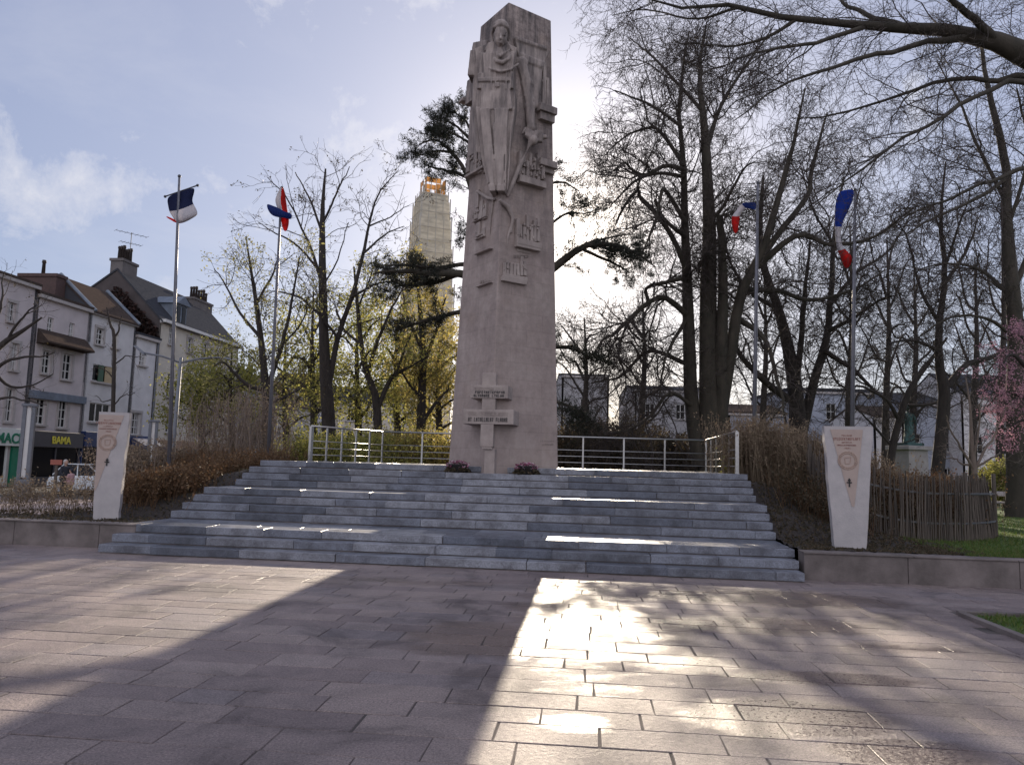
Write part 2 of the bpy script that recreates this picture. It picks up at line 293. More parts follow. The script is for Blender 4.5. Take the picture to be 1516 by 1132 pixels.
class MB:
    def __init__(s): s.v = []; s.f = []; s.m = []; s.uv = None
    def add(s, vs, fs, mi=0):
        k = len(s.v); s.v += [tuple(map(float, q)) for q in vs]
        for f in fs: s.f.append(tuple(i+k for i in f)); s.m.append(mi)
        return s
    def hexa(s, c8, mi=0):   # bottom 4 then top 4, counter-clockwise
        return s.add(c8, [(3, 2, 1, 0), (4, 5, 6, 7), (0, 1, 5, 4), (1, 2, 6, 5), (2, 3, 7, 6), (3, 0, 4, 7)], mi)
    def box(s, c, size, ax=None, mi=0, taper=1.0):
        c = np.array(c, float); x, y, z = [q/2 for q in size]
        if ax is None: ax = (np.array([1., 0, 0]), np.array([0, 1., 0]), np.array([0, 0, 1.]))
        elif len(ax) == 2: ax = (np.array(ax[0], float), np.array(ax[1], float), np.array([0, 0, 1.]))
        vs = []
        for dz, k in ((-z, 1), (z, taper)):
            for sx, sy in ((-1, -1), (1, -1), (1, 1), (-1, 1)): vs.append(c+ax[0]*sx*x*k+ax[1]*sy*y*k+ax[2]*dz)
        return s.hexa(vs, mi)
    def quad(s, a, b, c, d, mi=0): return s.add([a, b, c, d], [(0, 1, 2, 3)], mi)
    def tube(s, pts, rad, n=8, cap=True, mi=0, sq=1.0):
        pts = [np.array(q, float) for q in pts]
        if not hasattr(rad, '__len__'): rad = [rad]*len(pts)
        rings = []
        for i, q in enumerate(pts):
            t = pts[min(i+1, len(pts)-1)]-pts[max(i-1, 0)]; t /= (np.linalg.norm(t)+1e-9)
            ref = np.array([0, 0, 1.]) if abs(t[2]) < .9 else np.array([1., 0, 0])
            a = np.cross(t, ref); a /= np.linalg.norm(a); b = np.cross(t, a)
            rings.append([q+rad[i]*(math.cos(2*math.pi*k/n)*a+sq*math.sin(2*math.pi*k/n)*b) for k in range(n)])
        vs = [v for r in rings for v in r]; fs = []
        for i in range(len(pts)-1):
            for k in range(n): fs.append((i*n+k, i*n+(k+1) % n, (i+1)*n+(k+1) % n, (i+1)*n+k))
        if cap: fs.append(tuple(range(n))[::-1]); fs.append(tuple((len(pts)-1)*n+k for k in range(n)))
        return s.add(vs, fs, mi)
    def lathe(s, c, prof, n=16, mi=0):
        c = np.array(c, float); vs = []; fs = []
        for r, z in prof:
            for k in range(n): a = 2*math.pi*k/n; vs.append(c+np.array([r*math.cos(a), r*math.sin(a), z]))
        for i in range(len(prof)-1):
            for k in range(n): fs.append((i*n+k, i*n+(k+1) % n, (i+1)*n+(k+1) % n, (i+1)*n+k))
        fs.append(tuple(range(n))[::-1]); fs.append(tuple((len(prof)-1)*n+k for k in range(n)))
        return s.add(vs, fs, mi)
    def ball(s, c, r, ax=None, n=14, m=9, mi=0):
        c = np.array(c, float); r = np.array(r if hasattr(r, '__len__') else (r, r, r), float)
        A = np.eye(3) if ax is None else np.array(ax)
        vs = [c+A.T@(r*np.array([0, 0, -1.]))]
        for i in range(1, m):
            ph = -math.pi/2+math.pi*i/m
            for k in range(n): th = 2*math.pi*k/n; vs.append(c+A.T@(r*np.array([math.cos(ph)*math.cos(th), math.cos(ph)*math.sin(th), math.sin(ph)])))
        vs.append(c+A.T@(r*np.array([0, 0, 1.]))); fs = []
        for k in range(n): fs.append((0, 1+(k+1) % n, 1+k))
        for i in range(m-2):
            for k in range(n): a = 1+i*n; fs.append((a+k, a+(k+1) % n, a+n+(k+1) % n, a+n+k))
        a = 1+(m-2)*n; t = len(vs)-1
        for k in range(n): fs.append((a+k, a+(k+1) % n, t))
        return s.add(vs, fs, mi)
    def prism(s, poly, h0, h1, mi=0):     # poly: list of xy
        n = len(poly); vs = [(x, y, h0) for x, y in poly]+[(x, y, h1) for x, y in poly]
        fs = [tuple(range(n))[::-1], tuple(range(n, 2*n))]+[(i, (i+1) % n, n+(i+1) % n, n+i) for i in range(n)]
        return s.add(vs, fs, mi)
    def extrude(s, pts, vec, mi=0):       # planar 3-D polygon extruded along vec
        n = len(pts); pts = [np.array(q, float) for q in pts]; vec = np.array(vec, float)
        vs = pts+[q+vec for q in pts]
        fs = [tuple(range(n))[::-1], tuple(range(n, 2*n))]+[(i, (i+1) % n, n+(i+1) % n, n+i) for i in range(n)]
        return s.add(vs, fs, mi)
    def build(s, name, mat, parent=None, smooth=False, bevel=0, local=False, recalc=True):
        me = bpy.data.meshes.new(name); off = np.zeros(3) if local else wl(parent)
        me.from_pydata([tuple(np.array(q)-off) for q in s.v], [], s.f)
        if any(s.m): me.polygons.foreach_set('material_index', s.m)
        if recalc:
            bm = bmesh.new(); bm.from_mesh(me); bmesh.ops.recalc_face_normals(bm, faces=bm.faces); bm.to_mesh(me); bm.free()
        if smooth: me.polygons.foreach_set('use_smooth', [True]*len(me.polygons))
        me.update(); o = link(name, me, mat, parent)
        if bevel:
            b = o.modifiers.new('bevel', 'BEVEL'); b.width = bevel; b.segments = 2; b.limit_method = 'ANGLE'
        return o
    def sculpt(s, name, mat, parent=None, voxel=.03, smooth=4):
        o = s.build(name, mat, parent, True)
        r = o.modifiers.new('remesh', 'REMESH'); r.mode = 'VOXEL'; r.voxel_size = voxel; r.use_smooth_shade = True
        if smooth:
            k = o.modifiers.new('smooth', 'SMOOTH'); k.iterations = smooth; k.factor = .5
        return o
def copy_tree(o, parent=None):
    c = o.copy(); COL.objects.link(c); c.parent = parent
    for ch in o.children: copy_tree(ch, c)
    return c

# ------------------------------------------------------------------ vegetation (numpy)
rng = np.random.default_rng(11)
def nrm(a): return a/(np.linalg.norm(a, axis=-1, keepdims=True)+1e-9)
def tubes(Pn, Rn, sides):
    n, k, _ = Pn.shape
    T = np.gradient(Pn, axis=1); T = nrm(T)
    main = nrm(Pn[:, -1]-Pn[:, 0]); ref = np.where(np.abs(main[:, 2:3]) < .8, np.array([[0, 0, 1.]]), np.array([[1., 0, 0]]))
    A = nrm(np.cross(T, ref[:, None, :])); B = np.cross(T, A)
    ang = np.arange(sides)*2*math.pi/sides
    V = Pn[:, :, None, :]+Rn[:, :, None, None]*(np.cos(ang)[None, None, :, None]*A[:, :, None, :]+np.sin(ang)[None, None, :, None]*B[:, :, None, :])
    idx = np.arange(n*k*sides).reshape(n, k, sides)
    a = idx[:, :-1]; b = np.roll(a, -1, axis=2); d = idx[:, 1:]; c = np.roll(d, -1, axis=2)
    return V.reshape(-1, 3), np.stack([a, b, c, d], -1).reshape(-1, 4)
def resample(pts, rad, k):
    pts = np.array(pts, float); rad = np.array(rad, float)
    # Catmull-Rom through the traced points
    n = len(pts); ext = np.vstack([2*pts[0]-pts[1], pts, 2*pts[-1]-pts[-2]])
    out = []; ro = []
    for u in np.linspace(0, n-1, k):
        i = min(int(u), n-2); f = u-i; p0, p1, p2, p3 = ext[i:i+4]
        out.append(.5*((2*p1)+(-p0+p2)*f+(2*p0-5*p1+4*p2-p3)*f*f+(-p0+3*p1-3*p2+p3)*f**3)); ro.append(rad[i]*(1-f)+rad[i+1]*f)
    return np.array(out), np.array(ro)
def spawn(Pn, Rn, per_m, lmin, lmax, ang=(.5, 1.1), k=5, tmin=.15, curv=.25, grav=0.0, rr=.6, slender=.012, flat=1.0, rmin=.004, taper_len=.45, cap=None):
    n, kk, _ = Pn.shape
    seg = np.linalg.norm(np.diff(Pn, axis=1), axis=2); L = seg.sum(1)
    cnt = rng.poisson(per_m*L); tot = int(cnt.sum())
    if tot == 0: return np.zeros((0, k, 3)), np.zeros((0, k))
    par = np.repeat(np.arange(n), cnt)
    if cap and tot > cap: par = rng.choice(par, cap, replace=False); tot = cap
    t = tmin+(1-tmin)*rng.random(tot); x = t*(kk-1); i = np.minimum(x.astype(int), kk-2); f = (x-i)[:, None]
    pos = Pn[par, i]*(1-f)+Pn[par, i+1]*f; tan = nrm(Pn[par, i+1]-Pn[par, i]); pr = Rn[par, i]*(1-f[:, 0])+Rn[par, i+1]*f[:, 0]
    rnd = rng.normal(size=(tot, 3)); rnd[:, 2] *= flat; per = nrm(rnd-(rnd*tan).sum(1, keepdims=True)*tan)
    a = rng.uniform(*ang, tot)[:, None]; d = nrm(np.cos(a)*tan+np.sin(a)*per)
    ln = rng.uniform(lmin, lmax, tot)*(1-taper_len*t); out = np.empty((tot, k, 3)); out[:, 0] = pos; cur = d
    for j in range(1, k):
        out[:, j] = out[:, j-1]+cur*(ln/(k-1))[:, None]
        cur = nrm(cur+rng.normal(size=(tot, 3))*curv+np.array([0, 0, grav]))
    r0 = np.maximum(np.minimum(pr*rr, ln*slender), rmin)
    R = r0[:, None]*np.linspace(1, .38, k)[None, :]; R = np.maximum(R, rmin*.6)
    return out, R
def leaves(Pn, per, size, spread=.08, up=0.0, asp=.6, tmin=.2, k=None):
    n, kk, _ = Pn.shape; tot = int(n*per)
    if tot < 1: return np.zeros((0, 3)), np.zeros((0, 4), int)
    par = rng.integers(0, n, tot); x = (tmin+(1-tmin)*rng.random(tot))*(kk-1); i = np.minimum(x.astype(int), kk-2); f = (x-i)[:, None]
    c = Pn[par, i]*(1-f)+Pn[par, i+1]*f+rng.normal(size=(tot, 3))*spread
    return leaf_quads(c, size, up, asp)
def leaf_quads(c, size, up=0.0, asp=.6):
    tot = len(c); s = rng.uniform(.6, 1.3, tot)[:, None]*size
    a = rng.normal(size=(tot, 3)); a[:, 2] += up; a = nrm(a); b = nrm(np.cross(a, rng.normal(size=(tot, 3)))); 
    V = np.stack([c-a*s*.5, c+b*s*asp*.5, c+a*s*.5, c-b*s*asp*.5], 1).reshape(-1, 3)
    return V, np.arange(tot*4).reshape(-1, 4)
def cat_mesh(parts):
    Vs = []; Qs = []; o = 0
    for V, Q in parts:
        if len(V) == 0: continue
        Vs.append(V); Qs.append(Q+o); o += len(V)
    return np.vstack(Vs), np.vstack(Qs)
def limb_px(pts, d, dd=0.0, k=14):
    """traced limb: (px, py, r_px) at distance d; drifts dd metres in depth towards its tip"""
    n = len(pts); q = []; r = []
    for i, (x, y, rp) in enumerate(pts):
        di = d+dd*(i/(n-1)); q.append(P(x, y, di)); r.append(rp/F*di)
    return resample(q, r, k)
def make_tree(name, label, limbs, d, base_z, levels, bark='bark', twig='twig', leaf=None, group='bare park trees', sides=8, wob=.035, thin=.8):
    """limbs: list of (pts, dd); the first is the trunk and is carried down to base_z"""
    LP = []; LR = []
    for i, (pts, dd) in enumerate(limbs):
        p, r = limb_px(pts, d, dd)
        if i: r = r*thin
        if wob and i > 0: p = p+np.cumsum(rng.normal(size=p.shape)*wob, axis=0)*np.linspace(0, 1, len(p))[:, None]
        LP.append(p); LR.append(r)
    base = LP[0][0].copy(); base[2] = base_z
    if LP[0][0][2] > base_z+.05:
        p = np.vstack([base[None], LP[0]]); r = np.concatenate([[LR[0][0]*1.25], LR[0]]); LP[0], LR[0] = resample(p, r, 14)
    LP = np.array(LP); LR = np.array(LR)
    root = thing(name, label, 'tree', base, group)
    V, Q = tubes(LP, LR, sides)
    link('trunk', np_mesh('trunk', V-base, Q, True), M[bark], root)
    parts = []; cur = (LP, LR); allp = [cur]
    for li, lv in enumerate(levels):
        lv = dict(lv); src = lv.pop('src', None); sd = lv.pop('sides', 3)
        if src == 'all':
            a = spawn(cur[0], cur[1], **lv); 
        else: a = spawn(cur[0], cur[1], **lv)
        if len(a[0]): parts.append(tubes(a[0], a[1], sd)); cur = a; allp.append(a)
    if parts:
        V, Q = cat_mesh(parts); link('crown', np_mesh('crown', V-base, Q), M[twig], root)
    if leaf:
        lm, per, size, spread = leaf[:4]
        src = allp[-1][0]
        V, Q = leaves(src, per, size, spread)
        link('foliage', np_mesh('foliage', V-base, Q), M[lm], root)
    return root, allp
# ------------------------------------------------------------------ ground, plaza, stairs
def ground_z(x, y):
    a = np.clip((y-27)/8, 0, 1)*np.clip((-x-9)/6, 0, 1); return -.36*a*a*(3-2*a)
def sheet(name, xs, ys, zf, mat, keep=None):
    X, Y = np.meshgrid(xs, ys, indexing='ij'); Z = zf(X, Y); n, m = X.shape
    V = np.stack([X, Y, Z], -1).reshape(-1, 3); idx = np.arange(n*m).reshape(n, m)
    Q = np.stack([idx[:-1, :-1], idx[1:, :-1], idx[1:, 1:], idx[:-1, 1:]], -1).reshape(-1, 4)
    if keep is not None:
        c = V[Q].mean(1); Q = Q[keep(c[:, 0], c[:, 1])]
    return link(name, np_mesh(name, V, Q, True), mat)
def slab_mesh(name, rects, mat, parent=None, z=0.0, thick=.05, ch=.006, tilt=.0, gap=.004, zj=0.0, jit=0.0):
    """rects (s0,s1,t0,t1) -> chamfered blocks in stair axes"""
    Vs = []; Qs = []; o = 0
    for (s0, s1, t0, t1) in rects:
        s0 += gap; s1 -= gap; t0 += gap; t1 -= gap
        if s1-s0 < .03 or t1-t0 < .03: continue
        J = rng.uniform(-jit, jit, (4, 2)); tx, ty = rng.normal(size=2)*tilt; dz = rng.normal()*zj; cs, ct = (s0+s1)/2, (t0+t1)/2
        rings = []
        for ins, zz in ((ch, 0), (0, -ch), (0, -thick)):
            for (s, t), (js, jt) in zip(((s0+ins, t0+ins), (s1-ins, t0+ins), (s1-ins, t1-ins), (s0+ins, t1-ins)), J):
                s += js; t += jt; rings.append(ST(s, t, z+zz+dz+(s-cs)*tx+(t-ct)*ty))
        Vs += rings; q = [(o, o+1, o+2, o+3)]
        for b in (0, 4):
            for k in range(4): q.append((o+b+(k+1) % 4, o+b+k, o+b+4+k, o+b+4+(k+1) % 4))
        Qs += q; o += 12
    return link(name, np_mesh(name, np.array(Vs)-wl(parent), Qs), mat, parent)
def edge_s(t):      # side edges of the stairway
    L = np.interp(t, [0, 2.2, 3.2, 4.35, 5.42, 8.9, 12.6], [-7.15, -7.1, -6.95, -6.8, -6.7, -6.85, -5.5])
    R = np.interp(t, [0, 2.2, 3.2, 4.35, 5.42, 12.6], [4.76, 4.86, 4.93, 4.97, 5.02, 5.25]); return float(L), float(R)
STEPS = [(0, .15), (.34, .30), (.68, .45), (2.2, .60), (2.53, .75), (2.86, .90), (3.19, 1.05), (4.35, 1.20), (4.64, 1.35), (4.92, 1.50), (5.42, 1.65)]
def row_cuts(a, b, lo, hi, r):
    out = [a]; x = a-r.uniform(0, lo)
    while x < b-.25:
        x += r.uniform(lo, hi)
        if x > a+.25 and x < b-.25: out.append(x)
    return out+[b]
def build_ground():
    xs = np.concatenate([np.linspace(-320, -60, 14), np.linspace(-55, 60, 70), np.linspace(66, 320, 14)])
    ys = np.concatenate([np.linspace(-60, 0, 7), np.linspace(2, 80, 60), np.linspace(85, 500, 20)])
    struct(sheet('ground', xs, ys, lambda x, y: ground_z(x, y)-.06, M['ground']))
    xs = np.linspace(-30, -8.5, 30); ys = np.linspace(13.0, 33.5, 30)
    struct(sheet('pavement', xs, ys, lambda x, y: ground_z(x, y)-.02, M['pavement']))
    xs = np.linspace(-29.5, -8, 20); ys = np.linspace(33.5, 110, 40)
    struct(sheet('road', xs, ys, lambda x, y: ground_z(x, y)-.045, M['asphalt'], keep=lambda x, y: x > -26.5+.0975*(y-42.5)))
    struct(sheet('joint_bed', np.linspace(-26, 14, 10), np.linspace(-1, 13.6, 8), lambda x, y: 0*x-.0065, M['joint']))
    r = random.Random(3); rects = []; t = -13.2
    while t < .95:
        h = r.choice([.30, .34, .36, .40]); 
        c = row_cuts(-22, 13, .42, .98, r)
        for a, b in zip(c[:-1], c[1:]):
            if t < -2.3 and b > 6.0:
                if a > 5.7: continue
                b = 6.0
            if t > -.1 and -7.0 < a and b < 4.7: continue
            rects.append((a, b, t, t+h))
        t += h
    struct(slab_mesh('plaza', rects, M['plaza'], z=0, thick=.06, ch=.004, tilt=.0012, gap=.0052, zj=.0009, jit=.0065))
def stair_z(t):
    z = 0
    for a, h in STEPS:
        if t >= a: z = h
    return z
def build_stairs():
    r = random.Random(5)
    root = thing('stone_stairway', 'broad blue-grey granite stairway in three flights climbing to the monument terrace', 'stairs', ST(-1, 0))
    for i, (t, z) in enumerate(STEPS):
        land = i in (2, 6, 10); L, R = edge_s(t); t1 = t+.42
        if i+1 < len(STEPS): t1 = min(t1, STEPS[i+1][0]+.05)
        c = row_cuts(L, R, .95, 1.75, r); w = []
        slab_mesh('step', [(a, b, t+r.uniform(-.006, .006), t1) for a, b in zip(c[:-1], c[1:])], M['granite'], root, z, .130, .009, .001, .0045, .0016, .006)
        if land:
            te = STEPS[i+1][0]+.05 if i+1 < len(STEPS) else 12.6
            q = t1; rr = []
            while q < te-.05:
                h = min(.62, te-q)
                if te-q-h < .2: h = te-q
                L2, R2 = edge_s(q); c = row_cuts(L2, R2, .8, 1.4, r); rr += [(a, b, q, q+h) for a, b in zip(c[:-1], c[1:])]; q += h
            slab_mesh('landing', rr, M['granite'], root, z-.001, .1, .006, .0015, .003, .0008)
    mb = MB()      # masonry core under the treads
    for i, (t, z) in enumerate(STEPS):
        te = STEPS[i+1][0] if i+1 < len(STEPS) else 12.55
        n = 1 if i+1 < len(STEPS) else 4
        for k in range(n):
            a = t+.03+(te-t)*k/n; b = t+(te-t)*(k+1)/n+.02; L, R = edge_s(a); L2, R2 = edge_s(b)
            q = [ST(L+.03, a, -.05), ST(R-.03, a, -.05), ST(R2-.03, b, -.05), ST(L2+.03, b, -.05)]
            mb.hexa(q+[p+np.array([0, 0, z-.03+.05]) for p in q])
    mb.build('core', M['wall_stone'], root)
def build_walls():
    r = random.Random(9)
    def wall(name, label, s0, s1, t, flip):
        root = thing(name, label, 'wall', ST((s0+s1)/2, t))
        x = s0; rects = []
        blocks = MB()
        while x < s1-.05:
            l = min(r.uniform(1.55, 1.75), s1-x)
            a, b = x+.004, x+l-.004
            blocks.box(ST((a+b)/2, t+.20, .20), (b-a, .36, .45), (ES, ET)); x += l
        blocks.build('wall_block', M['wall_stone'], root, bevel=.008)
        cap = MB(); x = s0
        while x < s1-.05:
            l = min(r.uniform(1.55, 1.75), s1-x); cap.box(ST(x+l/2, t+.2, .4375), (l-.008, .40, .025), (ES, ET)); x += l
        cap.build('coping', M['wall_stone'], root, bevel=.006)
    wall('retaining_wall', 'low pale stone retaining wall running left from the foot of the stairway', -24, -6.9, .66, 0)
    wall('retaining_wall', 'low brownish stone retaining wall under the lawn right of the stairway', 4.84, 22, .30, 1)
def bed_h(s, t):
    """garden level beside the stairs"""
    t = np.asarray(t, float); s = np.asarray(s, float)
    hs = np.interp(t, [0, .7, 2.2, 3.2, 4.35, 5.5, 13], [.40, .42, .43, .86, .98, 1.45, 1.5])
    L = np.interp(t, [0, 5.42, 8.9, 12.6], [-7.15, -6.7, -6.85, -5.5]); R = np.interp(t, [0, 5.4, 12.6], [4.76, 5.02, 5.25])
    dist = np.where(s < 0, L-s, s-R); f = np.clip(1-np.maximum(dist, 0)/3.4, 0, 1); f = f*f*(3-2*f)
    return .425+(hs-.425)*f
def st_sheet(name, ss, ts, mat, keep=None, dz=0, drop=None, noise_amp=.02):
    S, T = np.meshgrid(ss, ts, indexing='ij'); Z = bed_h(S, T)+dz+rng.normal(size=S.shape)*noise_amp
    if drop is not None: Z = Z-drop(S, T)
    V = O0+S[..., None]*ES+T[..., None]*ET; V[..., 2] = Z; n, m = S.shape; idx = np.arange(n*m).reshape(n, m)
    Q = np.stack([idx[:-1, :-1], idx[1:, :-1], idx[1:, 1:], idx[:-1, 1:]], -1).reshape(-1, 4)
    if keep is not None: Q = Q[keep(S[:-1, :-1].ravel(), T[:-1, :-1].ravel())]
    return link(name, np_mesh(name, V.reshape(-1, 3), Q, True), mat)
def build_beds():
    dropL = lambda s, t: np.clip((t-np.interp(s, [-24, -11, -8, -6], [2.2, 2.6, 9, 13]))/1.2, 0, 1)*.6+np.clip((-s-9)/4, 0, 1)*np.clip((t-1.8)/1.2, 0, 1)*.2
    struct(st_sheet('flower_bed', np.linspace(-24, -6.6, 90), np.linspace(1.0, 13, 60), M['soil'], keep=lambda s, t: (s < np.interp(t, [0, 2.2, 5.4, 8.9, 13], [-7.0, -6.95, -6.55, -6.7, -5.3])), drop=dropL))
    struct(st_sheet('flower_bed', np.linspace(4.9, 8.1, 50), np.linspace(.64, 13, 80), M['soil'], keep=lambda s, t: s > np.interp(t, [0, 5.4, 12.6], [4.75, 4.98, 5.2]), dz=.012))
    struct(st_sheet('lawn', np.linspace(7.4, 40, 50), np.linspace(.64, 40, 60), M['turf'], dz=.004, noise_amp=.006))
    # grass: blades on the lawn, denser close to the wall, plus the kerbed corner patch
    n = 60000; s = 7.6+rng.random(n)**1.6*13; t = .66+rng.random(n)**1.7*15
    nearpath = (s < 8.1) & (rng.random(n) > .5); s, t = s[~nearpath], t[~nearpath]
    base = O0+s[:, None]*ES+t[:, None]*ET; base[:, 2] = bed_h(s, t)
    n2 = 14000; c = ST(6.15, -2.42); b2 = c+rng.random(n2)[:, None]*ES*4.2-(rng.random(n2)**1.0)[:, None]*ET*4.2; b2[:, 2] = .02
    base = np.vstack([base, b2]); n = len(base); h = rng.uniform(.03, .085, n)
    a = rng.random(n)*6.283; w = np.stack([np.cos(a), np.sin(a), 0*a], 1)*rng.uniform(.005, .011, n)[:, None]
    tip = base+np.stack([rng.normal(size=n)*.03, rng.normal(size=n)*.03, h], 1)
    V = np.stack([base-w, base+w, tip], 1).reshape(-1, 3)
    o = link('grass', np_mesh('grass', V, None, T=np.arange(3*n).reshape(-1, 3)), M['grass']); struct(o, 'stuff')
    # kerbed lawn corner
    mb = MB(); q = [ST(6.06, -2.33), ST(12, -2.33), ST(12, -9), ST(6.06, -9)]
    mb.quad(*[p+np.array([0, 0, .015]) for p in q][::-1]); struct(mb.build('lawn', M['turf'], None))
    k = thing('lawn_kerb', 'thin grey kerb framing the small lawn corner on the plaza', 'kerb', ST(6.06, -2.3))
    m2 = MB(); m2.box(ST(9, -2.29, .01), (6.0, .1, .09), (ES, ET)); m2.box(ST(6.02, -5.66, .008), (.1, 6.62, .09), (ES, ET)); m2.build('kerb_stone', M['wall_stone'], k, bevel=.008)
    # mulch debris on both beds
    n = 16000; s = np.where(rng.random(n) < .6, rng.uniform(4.95, 8.0, n), -6.9-rng.random(n)*9); t = .9+rng.random(n)**1.5*7
    ok = np.where(s < 0, (t < np.interp(s, [-24, -11, -8, -6], [2.4, 3, 8, 9])) & (s < np.interp(t, [0, 2.2, 5.4, 8], [-7.2, -7.15, -6.75, -6.8])), s > np.interp(t, [0, 5.4, 12.6], [4.85, 5.1, 5.3])); s, t = s[ok], t[ok]
    c = O0+s[:, None]*ES+t[:, None]*ET; c[:, 2] = bed_h(s, t)+.02; V, Q = leaf_quads(c, .07, 1.5)
    o = link('leaf_litter', np_mesh('leaf_litter', V, Q), M['leaf_dark']); struct(o, 'stuff')

# ------------------------------------------------------------------ monument
MC = np.array([-.18, 19.3, 0]); MF = np.array([-.19, -.982, 0]); MR = np.array([.982, -.19, 0]); ZB, ZT = 1.48, 13.55
def msc(z): return 1-.32*(z-1.5)/12.05
def mcorner(k, z):     # 0 front 1 right 2 back 3 left
    d = (MF, MR, -MF, -MR)[k]; q = MC+d*1.426*msc(z); return np.array([q[0], q[1], z])
def Mw(px, py, dw):    # point seen at (px,py) lying dw metres in front of the corner edge
    v = ray(px, py); z = 8.0
    for _ in range(6):
        w = 1.426*msc(z)+dw; t = (w-(CAM-MC)@MF)/(v@MF); z = (CAM+v*t)[2]
    return CAM+v*t
def face_pt(px, py, side, out=0.0):
    a, b, c = (mcorner(0, ZB), mcorner(1, ZB), mcorner(0, ZT)) if side > 0 else (mcorner(3, ZB), mcorner(0, ZB), mcorner(3, ZT))
    n = np.cross(b-a, c-a); n /= np.linalg.norm(n)
    if n[1] > 0: n = -n
    v = ray(px, py); t = ((a+n*out-CAM)@n)/(v@n); return CAM+v*t, n
def strokes(mb, o, ru, up, nn, width, height, letters, r, depth=.012, density=1.0):
    """raised, worn letter-like strokes in one row"""
    cw = width/letters; sw = min(cw*.2, height*.17)
    ru = ru/np.linalg.norm(ru); up = up/np.linalg.norm(up); nn = nn/np.linalg.norm(nn)
    ax = (ru, nn, up)
    for i in range(letters):
        if r.random() > density: continue
        x = i*cw; k = r.randrange(7)
        def bar(x0, y0, w, h): mb.box(o+ru*(x0+w/2)+up*(y0+h/2)+nn*depth/2, (w, depth, h), ax)
        W = cw*.66
        if k != 5: bar(x, 0, sw, height)
        if k in (0, 1): bar(x+sw, height-sw, W-sw, sw)
        if k in (0, 2): bar(x+sw, 0, W-sw, sw)
        if k in (0, 1, 3): bar(x+sw, height*.45, W-sw*1.5, sw)
        if k in (3, 4, 6): bar(x+W-sw, 0, sw, height)
        if k in (4,): bar(x+sw, height-sw, W-2*sw, sw)
        if k in (5,): bar(x+W*.4, 0, sw, height*.98-sw); bar(x, height-sw, W, sw)
def build_monument():
    root = thing('monument', 'tall tapering pale stone war memorial pillar with a carved soldier on its front edge', 'monument', (MC[0], MC[1], ZB))
    me = bpy.data.meshes.new('pillar'); nz = 10; zs = np.linspace(ZB, ZT, nz); V = []; Fc = []; UV = []
    for k in range(4):
        for i in range(nz-1):
            a, b = mcorner(k, zs[i]), mcorner((k+1) % 4, zs[i]); c, d = mcorner((k+1) % 4, zs[i+1]), mcorner(k, zs[i+1])
            o = len(V); V += [tuple(q-wl(root)) for q in (a, b, c, d)]; Fc.append((o, o+1, o+2, o+3))
            l0 = np.linalg.norm(b-a)/2; l1 = np.linalg.norm(c-d)/2
            UV += [(-l0+k*.3, zs[i]), (l0+k*.3, zs[i]), (l1+k*.3, zs[i+1]), (-l1+k*.3, zs[i+1])]
    o = len(V); V += [tuple(mcorner(k, ZT)-wl(root)) for k in range(4)]; Fc.append((o, o+1, o+2, o+3)); UV += [(0, 0), (1, 0), (1, 1), (0, 1)]
    me.from_pydata(V, [], Fc); uv = me.uv_layers.new(name='UV')
    for i, q in enumerate(UV): uv.data[i].uv = q
    bm = bmesh.new(); bm.from_mesh(me); bmesh.ops.remove_doubles(bm, verts=bm.verts, dist=1e-4); bmesh.ops.recalc_face_normals(bm, faces=bm.faces); bm.to_mesh(me); bm.free()
    o = link('pillar', me, M['limestone'], root); b = o.modifiers.new('bevel', 'BEVEL'); b.width = .025; b.segments = 2; b.limit_method = 'ANGLE'; b.angle_limit = math.radians(40)
    K = .0172
    # the soldier
    f = MB()
    def cap(pts, rad, sq=1.0, n=12, ball=True):
        W = [Mw(*q) for q in pts]; f.tube(W, [q*K for q in rad], n, True, 0, sq)
        if ball:
            for w, q in zip(W, rad): f.ball(w, q*K*.98)
    def ell(px, py, dw, rx, ry, rz): f.ball(Mw(px, py, dw), (rx*K, rz*K, ry*K), (MR, MF, np.array([0, 0, 1.])))
    def plate(poly, w0, w1):      # outline in pixels, carved from depth w0 out to w1
        q = [Mw(x, y, w0) for x, y in poly]; f.extrude(q, MF*(w1-w0))
    ell(741.5, 53, .13, 10.4, 14, 12); ell(741.5, 61, .15, 9, 8, 9)
    cap([(741.5, 50, .30), (741.3, 57, .385)], (1.3, 2.2)); ell(741.5, 66.5, .17, 5, 2.6, 4)
    ell(741.4, 62.2, .285, 3.6, .8, 2.0); ell(741.4, 64.2, .275, 3.0, .8, 2.0)
    for x in (736.6, 746.4): ell(x, 52.2, .275, 2.5, 1.1, 2); cap([(x-3, 49.2, .28), (x+3, 48.8, .29)], (1.1, 1.1))
    cap([(729.6, 64, -.02), (728.4, 50, .06), (731.5, 40.5, .20), (741.5, 35.8, .30), (751.2, 40, .20), (754.6, 50, .06), (753.8, 64, -.02)], (2.2, 2.4, 2.6, 2.8, 2.6, 2.4, 2.2))
    ell(741.5, 41, .02, 12.4, 11, 13); cap([(742, 66, -.02), (742, 84, .02)], (8.6, 10))
    plate([(729, 76), (755, 74), (762, 86), (750, 94), (735, 94), (722, 88)], -.4, .05)
    cap([(729, 84, .02), (736, 91, .16), (744, 92.5, .2), (752, 88, .14), (757, 79, .0)], (2.6, 3, 3, 3, 2.4)); cap([(731, 77, .06), (741, 83, .18), (754, 75, .08)], (2, 2.4, 2))
    # squared tunic, belt, long pleated trousers
    plate([(712, 92), (728, 86), (757, 84), (772, 91), (767, 112), (764, 137), (717, 137), (714, 112)], -.7, -.02); plate([(715, 95), (741, 92), (767, 93), (764, 136), (717, 136)], -.5, .06)
    plate([(721, 94), (760, 93), (757, 135), (724, 135)], -.4, .12)
